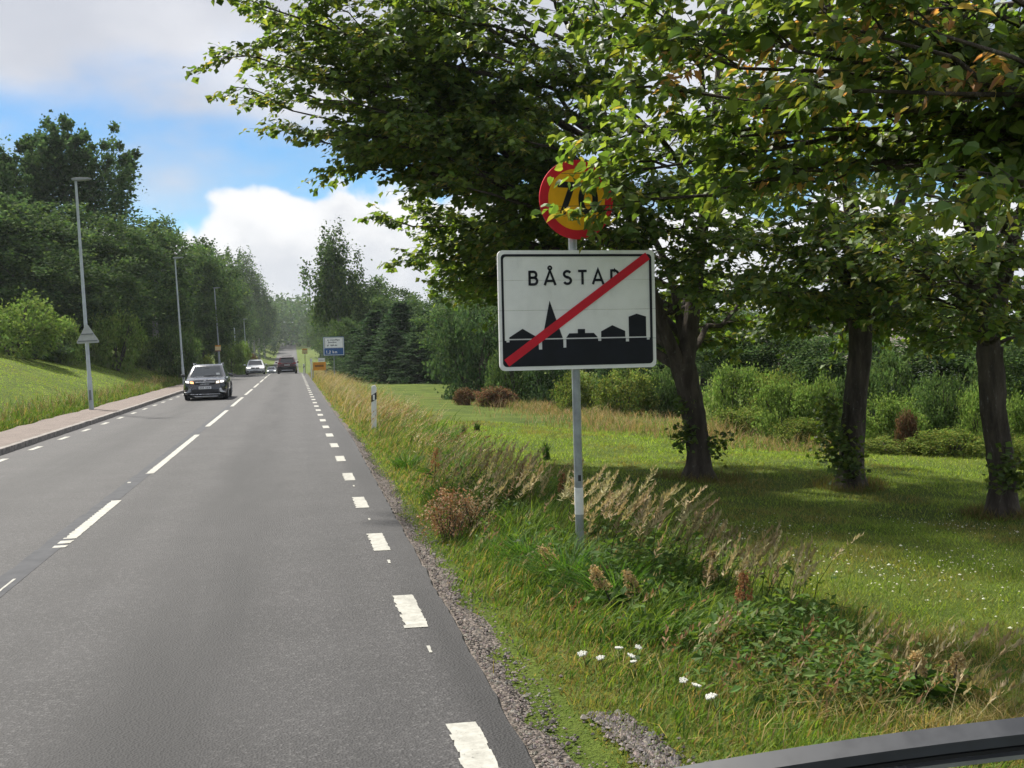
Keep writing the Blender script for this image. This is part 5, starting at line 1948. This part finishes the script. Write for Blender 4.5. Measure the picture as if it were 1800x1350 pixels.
# left wood
plant_tree('poplar', 0, 140, 222, 92, 10.0, 'tall ragged poplar standing highest in the left wood', 'trees of the left wood')
plant_tree('poplar', 1, 8, 262, 88, 7.0, 'poplar at the left edge of the picture', 'trees of the left wood')
LWL = ('broad dark tree below the poplar at the left picture edge', 'dark tree left of the nearest lamp head, below the tall poplar', 'dark tree just right of the nearest lamp head',
       'mid height tree behind the hedge, left of the nearest lamp pole', 'mid height tree behind the nearest lamp pole', 'tree mostly cut off by the left picture edge', 'tree on the skyline right of the tall poplar',
       'drooping grey green birch on the skyline left of the second lamp', 'lower tree behind the timber pole', 'skyline tree directly above the second lamp head', 'skyline tree between second and third lamp heads',
       'lower dark tree just left of the second lamp pole', 'lower dark tree just right of the second lamp pole', 'small dark tree behind the round bush by the second lamp', 'small dark tree left of the third lamp pole',
       'tree behind the third and fourth lamp heads', 'small dark tree low behind the hedge bushes', 'small dark tree behind the wide hedge bush at left')
for k, (kd, vr, px, top, Y, w) in enumerate((('broad', 0, 20, 345, 78, 10), ('broad', 1, 95, 360, 80, 9), ('broad', 2, 185, 380, 84, 9), ('broad', 0, 60, 430, 74, 8), ('broad', 1, 150, 440, 76, 7), ('broad', 2, -60, 330, 76, 10),
        ('broad', 1, 240, 372, 100, 9), ('birch', 0, 275, 395, 96, 8), ('broad', 0, 215, 460, 86, 6), ('broad', 2, 320, 405, 112, 9), ('broad', 0, 355, 428, 122, 9), ('broad', 2, 270, 480, 104, 6.5), ('broad', 1, 330, 500, 108, 6),
        ('broad', 0, 300, 540, 98, 5), ('broad', 1, 355, 520, 118, 6), ('broad', 2, 388, 500, 175, 9), ('broad', 2, 110, 520, 76, 6), ('broad', 0, 30, 500, 72, 6))):
    plant_tree(kd, vr, px, top, Y, w, LWL[k], 'trees of the left wood')
for k, (px, top, Y, w) in enumerate(sorted(((386, 446, 185, 8), (412, 452, 235, 9), (436, 452, 285, 10), (455, 488, 330, 11), (398, 480, 205, 8), (425, 495, 265, 9), (446, 515, 320, 10), (464, 520, 380, 12)))):
    plant_tree('birch', k % 2, px, top, Y, w, ORD[k] + ' birch from the left in the row along the far road', 'birches along the far road')
LFS = sorted(((-14.5, 205, 545, 7), (-13.5, 235, 530, 8), (-13, 265, 516, 9), (-14, 300, 522, 11), (-13, 340, 528, 12), (-14, 390, 532, 13), (-12.5, 440, 545, 12)), key=lambda q: q[0] / q[1])
for k, (x_, Y, top, w) in enumerate(LFS):
    plant_tree('broad', k % 3, 516 + x_ / Y * 2000, top, Y, w, ORD[k] + ' from the left of the small far trees left of the road dip', 'far trees left of the road', x=x_)
RFS = sorted(((8.5, 190, 566, 6), (8.0, 215, 540, 7), (9, 245, 528, 9), (9.5, 285, 530, 11), (10.5, 330, 528, 13), (9, 390, 540, 12), (10, 170, 556, 6)), key=lambda q: q[0] / q[1])
for k, (x_, Y, top, w) in enumerate(RFS):
    plant_tree('broad', (k + 1) % 3, 516 + x_ / Y * 2000, top, Y, w, ORD[k] + ' from the left of the small far trees right of the road dip', 'far trees right of the road', x=x_)

# far wooded rise behind everything, read as one mass
FW = []
k = 900
fx = rng.uniform(-420, 420, k)
fy = rng.uniform(330, 620, k) + np.abs(fx) * .2
ok = (np.abs(fx + 2.5) > 9) | (fy > 500)
fx, fy = fx[ok], fy[ok]
fz = H(fx, fy)
hgt = rng.uniform(9, 16, len(fx))
fx = np.concatenate([fx, rng.uniform(-45, 45, 110)])
fy = np.concatenate([fy, rng.uniform(470, 590, 110)])
keep = ~((np.abs(fx + 2.5) < 6) & (fy < 490))
fz = H(fx, fy)
hgt = np.concatenate([hgt, rng.uniform(15, 23, 110)])
fx, fy, fz, hgt = fx[keep], fy[keep], fz[keep], hgt[keep]
C = np.concatenate([np.stack([fx + rng.normal(0, 2.0, len(fx)), fy + rng.normal(0, 2, len(fx)), fz + hgt * q], 1) for q in (.25, .45, .62, .80, .95)])
rad = np.concatenate([hgt * q for q in (.22, .30, .30, .24, .14)])
fwm = np_mesh('far_wood', *crown_clusters(C, rad, 26, (1, 1, .8), 1.5, DARK + MIDG[:2], seed=90, tone=(.7, 1.25)))
tag(link_mesh('far_wood', fwm, M['leaf_far']), 'far wooded rise closing the view at the end of the road', 'wood', kind='stuff')

# right background
plant_tree('birch', 1, 592, 392, 108, 5.9, 'tall drooping birch right of the road behind the information sign')
for k, (px, top, Y, w) in enumerate(sorted(((625, 575, 92, 6), (660, 545, 88, 7.5), (705, 530, 84, 8), (755, 545, 80, 7.5), (690, 575, 78, 6), (735, 590, 76, 6), (648, 595, 82, 6)))):
    plant_tree('spruce', k % 2, px, top, Y, w, ORD[k] + ' spruce from the left beyond the right lawn', 'spruces beyond the right lawn')
for k, (px, top, Y, w) in enumerate(sorted(((645, 485, 112, 7), (690, 500, 105, 7), (770, 515, 98, 7), (850, 470, 80, 8), (815, 520, 62, 5), (905, 500, 70, 7), (985, 500, 66, 8), (1060, 530, 64, 7), (1130, 545, 62, 6), (610, 560, 100, 4.5)))):
    plant_tree('broad', k % 3, px, top, Y, w, ORD[k] + ' from the left of the broadleaf trees behind spruces and shrubs', 'trees behind the right shrubs')

for px, top, Y, w, lab in ((1235, 560, 60, 7, 'tree low on the horizon just right of the forked linden trunk'), (1340, 566, 62, 7, 'tree low on the horizon between the two left lindens'), (1590, 562, 58, 7, 'tree low on the horizon right of the middle linden'),
        (1700, 560, 57, 7, 'tree low on the horizon left of the rightmost linden'), (1850, 556, 54, 9, 'tree low on the horizon at the right picture edge')):
    plant_tree('broad', int(px) % 3, px, top, Y, w, lab, 'trees behind the right shrubs')

# hedge and bushes on the left bank
plant_shrub('light', 0, 25, 62, 190, 520, 'wide light green hedge bush at the left picture edge')
plant_shrub('light', 1, 110, 68, 90, 560, 'low light green bush left of the nearest lamp')
plant_shrub('light', 0, 205, 74, 108, 540, 'round leafy bush just right of the nearest lamp')
plant_shrub('mid', 1, 312, 86, 92, 570, 'round bush behind the second lamp and black car')
plant_shrub('light', 1, 262, 88, 60, 590, 'small bush between the two round bushes on the bank')
plant_shrub('yellow', 0, 362, 100, 36, 626, 'tawny dry bush above the roof of the black car')
plant_shrub('light', 0, 405, 122, 62, 596, 'light green hedge around the third and fourth lamps')
plant_shrub('light', 1, 425, 132, 40, 600, 'light green hedge end beside the white car')
plant_shrub('brown', 0, 444, 150, 22, 622, 'dull brown bush behind the white car')
plant_shrub('dark', 0, 60, 66, 130, 590, 'dark lower part of the hedge at the left')

# shrubs on the right beyond the lawn
SHR = [('light', 0, 1560, 22.5, 140, 690, 'tall bright shrub close behind the gap right of the middle linden'),
       ('mid', 1, 1655, 23, 130, 655, 'green shrub rising behind the low brambles'),
       ('light', 1, 1725, 21, 100, 680, 'bright shrub touching the left side of the rightmost linden'),
       ('light', 1, 1375, 25.5, 120, 668, 'bright green shrub at the lawn edge between the left lindens'),
       ('mid', 0, 1500, 26, 120, 640, 'green shrub directly behind the middle linden trunk'),
       ('dark', 0, 830, 50, 165, 545, 'large dark rounded shrub left of the town sign'),
       ('mid', 1, 905, 46, 110, 600, 'shrub low behind the left edge of the town sign'),
       ('dark', 1, 960, 44, 110, 590, 'dark shrub behind the town sign panel'),
       ('yellow', 0, 1010, 38, 90, 655, 'yellowish shrub below the town sign left of its pole'),
       ('yellow', 1, 1100, 36, 130, 648, 'yellow green shrub below the town sign right of its pole'),
       ('dark', 0, 1090, 42, 120, 600, 'dark bush hidden behind the sign panel'),
       ('mid', 0, 1180, 36, 110, 630, 'green shrub left of the forked linden trunk'),
       ('light', 1, 1290, 31, 130, 638, 'light green shrub just right of the forked linden trunk'),
       ('dark', 1, 1290, 38, 130, 545, 'dark conifer like hedge behind the light shrub'),
       ('yellow', 0, 1370, 29, 120, 655, 'yellowish shrub midway between the two left lindens'),
       ('light', 0, 1435, 25, 110, 660, 'bright leafy shrub left of the middle linden'),
       ('yellow', 1, 1310, 27, 130, 715, 'low yellow green growth at the lawn edge between the lindens'),
       ('yellow', 0, 1400, 24.5, 110, 735, 'low tawny bramble beside the middle linden'),
       ('brown', 0, 1592, 21.4, 46, 720, 'reddish brown bush right of the middle linden'),
       ('mid', 0, 1560, 29, 130, 610, 'green bush right of the middle linden'),
       ('light', 1, 1640, 24, 100, 690, 'light green shrub between the two right lindens'),
       ('dark', 0, 1650, 31, 200, 570, 'dark bush mass behind the two right lindens'),
       ('yellow', 1, 1570, 21.5, 150, 765, 'low yellow bramble bank between the two right lindens'),
       ('yellow', 0, 1670, 20.5, 150, 755, 'low bramble bank left of the rightmost linden'),
       ('light', 0, 1790, 20, 110, 690, 'bright bush at the right picture edge'),
       ('mid', 1, 1760, 27, 160, 600, 'green bush behind the rightmost linden'),
       ('yellow', 1, 1800, 18.5, 120, 765, 'low bramble at the right picture edge'),
       ('dark', 1, 1480, 33, 170, 560, 'dark bush behind the middle linden'),
       ('dark', 0, 1380, 37, 150, 550, 'dark bush far behind the yellowish shrub'),
       ('dark', 1, 1860, 26, 170, 560, 'dark bush just beyond the right picture edge'),
       ('brown', 0, 868, 41, 78, 679, 'low heap of withered red brown shrub at the lawn edge'),
       ('brown', 0, 815, 43, 42, 681, 'smaller withered brown shrub left of the brown heap')]
for kd, vr, px, Y, w, top, lab in SHR:
    if kd == 'dark' and px >= 1290:
        plant_tree('broad', (px // 10) % 3, px, top, Y, w * Y / FOC * 1.25, lab, 'trees behind the right shrubs')
        continue
    plant_shrub(kd, vr, px, Y, w, top, lab)

# pale house glimpsed behind the right-hand shrubs
hp = at(1500, 620, 52)
hs = empty('house', (hp.x, 52, Hs(hp.x, 52) - 1.5), R(-20))
tag(hs, 'pale house glimpsed between the linden trunks behind the bushes', 'house')
wallm = paint('white_render', (0.70, 0.69, 0.66), 0.8, 0, .08, 2)
roofm = paint('grey_tile', (0.16, 0.13, 0.12), 0.8, 0, .25, 9)
MB().box(-5, 5, 0, 6, -.8, 3.0).build('wall', wallm, hs)
MB().add([(-5.3, -.4, 2.9), (5.3, -.4, 2.9), (5.3, 6.4, 2.9), (-5.3, 6.4, 2.9), (-5.3, 3, 4.9), (5.3, 3, 4.9)], [(0, 1, 5, 4), (2, 3, 4, 5), (0, 4, 3), (1, 2, 5), (0, 3, 2, 1)]).build('roof', roofm, hs)
for q in (-3.4, -1.0, 2.6):
    wn = MB().box(q - .55, q + .55, -.03, .02, .9, 2.2).build('window', M['glass'], hs)
    MB().box(q - .65, q + .65, -.06, -.005, .8, .89).build('sill', M['plastic_white'], wn)

# ------------------------------------------------------------------ single plants of the right verge
def clump_thing(name, lab, cat, x_, y_, w_, h_, k, cols, leaf, mat='straw'):
    r0_ = empty(name, (x_, y_, Hs(x_, y_)))
    tag(r0_, lab, cat)
    C = ellipsoid_points(k, (0, 0, h_ * .55), (w_, w_, h_ * .5), .3, 300 + k)
    o_ = link_mesh('seed_heads', np_mesh('seed_heads', *crown_clusters(C, np.full(k, .06), 26, (1, 1, 1.2), leaf, cols, seed=301 + k, tone=(.6, 1.3))), M[mat], r0_)
    o_['kind'] = 'stuff'
    s_ = MB()
    for q in range(24):
        a_, rr_ = random.uniform(0, 6.28), w_ * math.sqrt(random.random())
        s_.tube([(rr_ * .3 * math.cos(a_), rr_ * .3 * math.sin(a_), -.02), (rr_ * math.cos(a_), rr_ * math.sin(a_), h_ * random.uniform(.6, 1))], [.005, .002], 4)
    s_.build('stems', M['bark_far'], r0_)


p = at(790, 940, 11.0)
clump_thing('withered_plant', 'rusty brown withered plant beside the gravel, left of the sign pole', 'plant', p.x, 11.0, .26, .50, 70, [(.30, .17, .09), (.24, .12, .06), (.38, .27, .17)], .022)
p = at(840, 945, 11.3)
clump_thing('withered_plant', 'paler tan withered plant just right of the rusty one', 'plant', p.x, 11.3, .18, .42, 40, [(.38, .30, .18), (.30, .20, .11), (.44, .38, .28)], .020)


def dock(x_, y_, h_, lean, az, lab, cols=((.30, .14, .06), (.36, .20, .10), (.24, .10, .05)), group='dock stalks in the right verge'):
    r0_ = empty('dock_plant', (x_, y_, Hs(x_, y_)), az)
    r0_.rotation_euler = (0, lean, az)
    tag(r0_, lab, 'plant', group)
    MB().tube([(0, 0, -.03), (.01, 0, h_ * .5), (0, .01, h_ * .97)], [.007, .006, .002], 6).build('stem', M['bark_far'], r0_)
    k = 46
    t_ = np.sort(rng.random(k))
    a_ = rng.uniform(0, 6.28, k)
    rr_ = .045 * (1 - .75 * t_) + .006
    C = np.stack([rr_ * np.cos(a_), rr_ * np.sin(a_), h_ * (.55 + .45 * t_)], 1)
    o_ = link_mesh('seed_head', np_mesh('seed_head', *crown_clusters(C, np.full(k, .014), 12, (1, 1, 1.4), .016, list(cols), seed=int(x_ * 1000) % 999, tone=(.7, 1.25))), M['straw'], r0_)
    o_['kind'] = 'stuff'
    for q in range(5):
        b_ = random.uniform(0, 6.28)
        c0 = np.array([[0, 0, h_ * (.08 + .07 * q)]])
        lf = leaf_cloud(c0, np.array([[math.cos(b_), math.sin(b_), .35]]), np.array([[0, 0, 1.]]), [random.uniform(.16, .28)], np.array([[.05, .10, .02]]), .32, True)
        link_mesh('leaf', np_mesh('leaf', *lf), M['blade'], r0_)


TANC = ((.46, .36, .20), (.40, .30, .15), (.34, .24, .11))
for px, py, Y, h_, ln, lab, cc in ((1305, 1075, 7.0, .42, .05, 'lone rust coloured dock stalk standing apart on the lawn side', None),
        (1085, 1060, 7.6, .40, -.45, 'pale seeding dock stalk leaning left, right of sign pole base', TANC), (1130, 1070, 7.5, .36, -.30, 'second pale dock stalk leaning left below the lawn edge', TANC),
        (1000, 985, 8.7, .40, -.6, 'pale dock stalk bent across the foot of the sign pole', TANC), (1230, 1030, 7.7, .45, .25, 'pale dock stalk at the right of the tall grass', TANC),
        (985, 830, 12.2, .55, .05, 'thin dark dock stalk left of the sign pole before the lawn', None), (905, 810, 13.6, .55, .15, 'dock stalk at the lawn edge left of the sign pole', None),
        (760, 800, 15.5, .55, .1, 'dock stalk in the verge near the dry grass band', None), (1600, 1215, 5.6, .26, .2, 'short tan dock stalk near the wiper, left one', TANC), (1665, 1210, 5.6, .25, .3, 'short tan dock stalk near the wiper, right one', TANC)):
    p = at(px, py, Y)
    dock(p.x, Y, h_, ln, 0.0, lab, cc or ((.30, .14, .06), (.36, .20, .10), (.24, .10, .05)))
# dark green weeds standing in the lawn
for px, Y, h_, lab in ((958, 20.5, .42, 'dark tufted weed alone in the lawn left of the sign pole'), (815, 27, .28, 'small dark weed farther out in the lawn, left one'), (838, 28, .30, 'small dark weed farther out in the lawn, right one'), (1195, 22, .22, 'small weed in the lawn near the forked linden')):
    p = at(px, 740, Y)
    r0_ = empty('weed', (p.x, Y, Hs(p.x, Y)))
    tag(r0_, lab, 'plant')
    k = 90
    a_ = rng.uniform(0, 6.28, k)
    b_ = blades(rng.normal(0, .03, k), rng.normal(0, .03, k), rng.uniform(.4, 1, k) * h_, rng.uniform(.012, .022, k), rng.uniform(.1, .6, k), mixcol([(.03, .07, .015), (.045, .09, .018)], k, .2), 3, lean_dir=a_, z=np.zeros(k))
    link_mesh('leaf_tuft', np_mesh('leaf_tuft', *b_), M['blade'], r0_)['kind'] = 'stuff'
    MB().tube([(0, 0, -.02), (.01, 0, h_ * 1.05)], [.006, .003], 5).build('stem', M['bark_far'], r0_)

# white yarrow by the gravel
YL = ('leftmost of the group below the sign', 'second from the left below the sign', 'upper one of the close pair below the sign', 'lower one of the close pair below the sign', 'first of the three nearest the wiper', 'middle one of the three nearest the wiper', 'nearest to the wiper of all', 'highest and rightmost of the group below the sign', 'small one at the back of the group below the sign')
hd_ = MB()
for q in range(15):
    a_, rr_ = q * 2.4, .030 * math.sqrt(q / 15)
    hd_.tube([(rr_ * math.cos(a_), rr_ * math.sin(a_), -.004), (rr_ * math.cos(a_), rr_ * math.sin(a_), .005), (rr_ * math.cos(a_), rr_ * math.sin(a_), .010)], [.003, .0085, .004], 6)
hm = hd_.mesh('flower_head')
hm.materials.append(paint('yarrow_white', (.60, .60, .54), .85, 0, .12, 90))
sm_ = MB().tube([(0, 0, -.26), (.006, 0, -.1), (0, 0, 0)], [.003, .0025, .002], 5).mesh('stem')
sm_.materials.append(M['bark_far'])
lf = leaf_cloud(np.array([[0, 0, -.1]]), np.array([[1, .3, .3]]), np.array([[0, 0, 1.]]), [.08], np.array([[.05, .10, .02]]), .3)
lm_ = np_mesh('leaf', *lf)
lm_.materials.append(M['blade'])
for k, (px, py, Y) in enumerate(((1024, 1165, 6.3), (1056, 1168, 6.2), (1112, 1176, 6.2), (1114, 1183, 6.1), (1202, 1234, 5.7), (1225, 1253, 5.6), (1251, 1280, 5.4), (1122, 1141, 6.4), (1088, 1146, 6.4))):
    p = at(px, py, Y)
    r0_ = empty('yarrow', (p.x, Y, max(p.z, Hs(p.x, Y) + .10)))
    r0_.rotation_euler = (random.uniform(-.1, .5), random.uniform(-.35, .35), random.uniform(-.5, .5))
    r0_.scale = (random.uniform(.6, 1.0),) * 3
    tag(r0_, 'white yarrow flower ' + YL[k], 'flower', 'yarrow flowers by the gravel')
    for nm, me in (('flower_head', hm), ('stem', sm_), ('leaf', lm_)):
        o_ = bpy.data.objects.new(nm, me)
        COL.objects.link(o_)
        o_.parent = r0_

# ------------------------------------------------------------------ thin summer haze
air = MB().box(-3300, 3300, -60, 3300, -14, 95).build('haze', None)
tag(air, 'thin bluish summer haze over the whole place', 'haze', kind='stuff')
t = NT('haze_air')
t.N.remove(t.b)
v = t.node('ShaderNodeVolumePrincipled')
v.inputs['Density'].default_value = .00022
v.inputs['Color'].default_value = (.86, .92, .97, 1)
v.inputs['Anisotropy'].default_value = 0.0
t.L.new(v.outputs[0], t.out.inputs['Volume'])
air.data.materials.append(t.m)
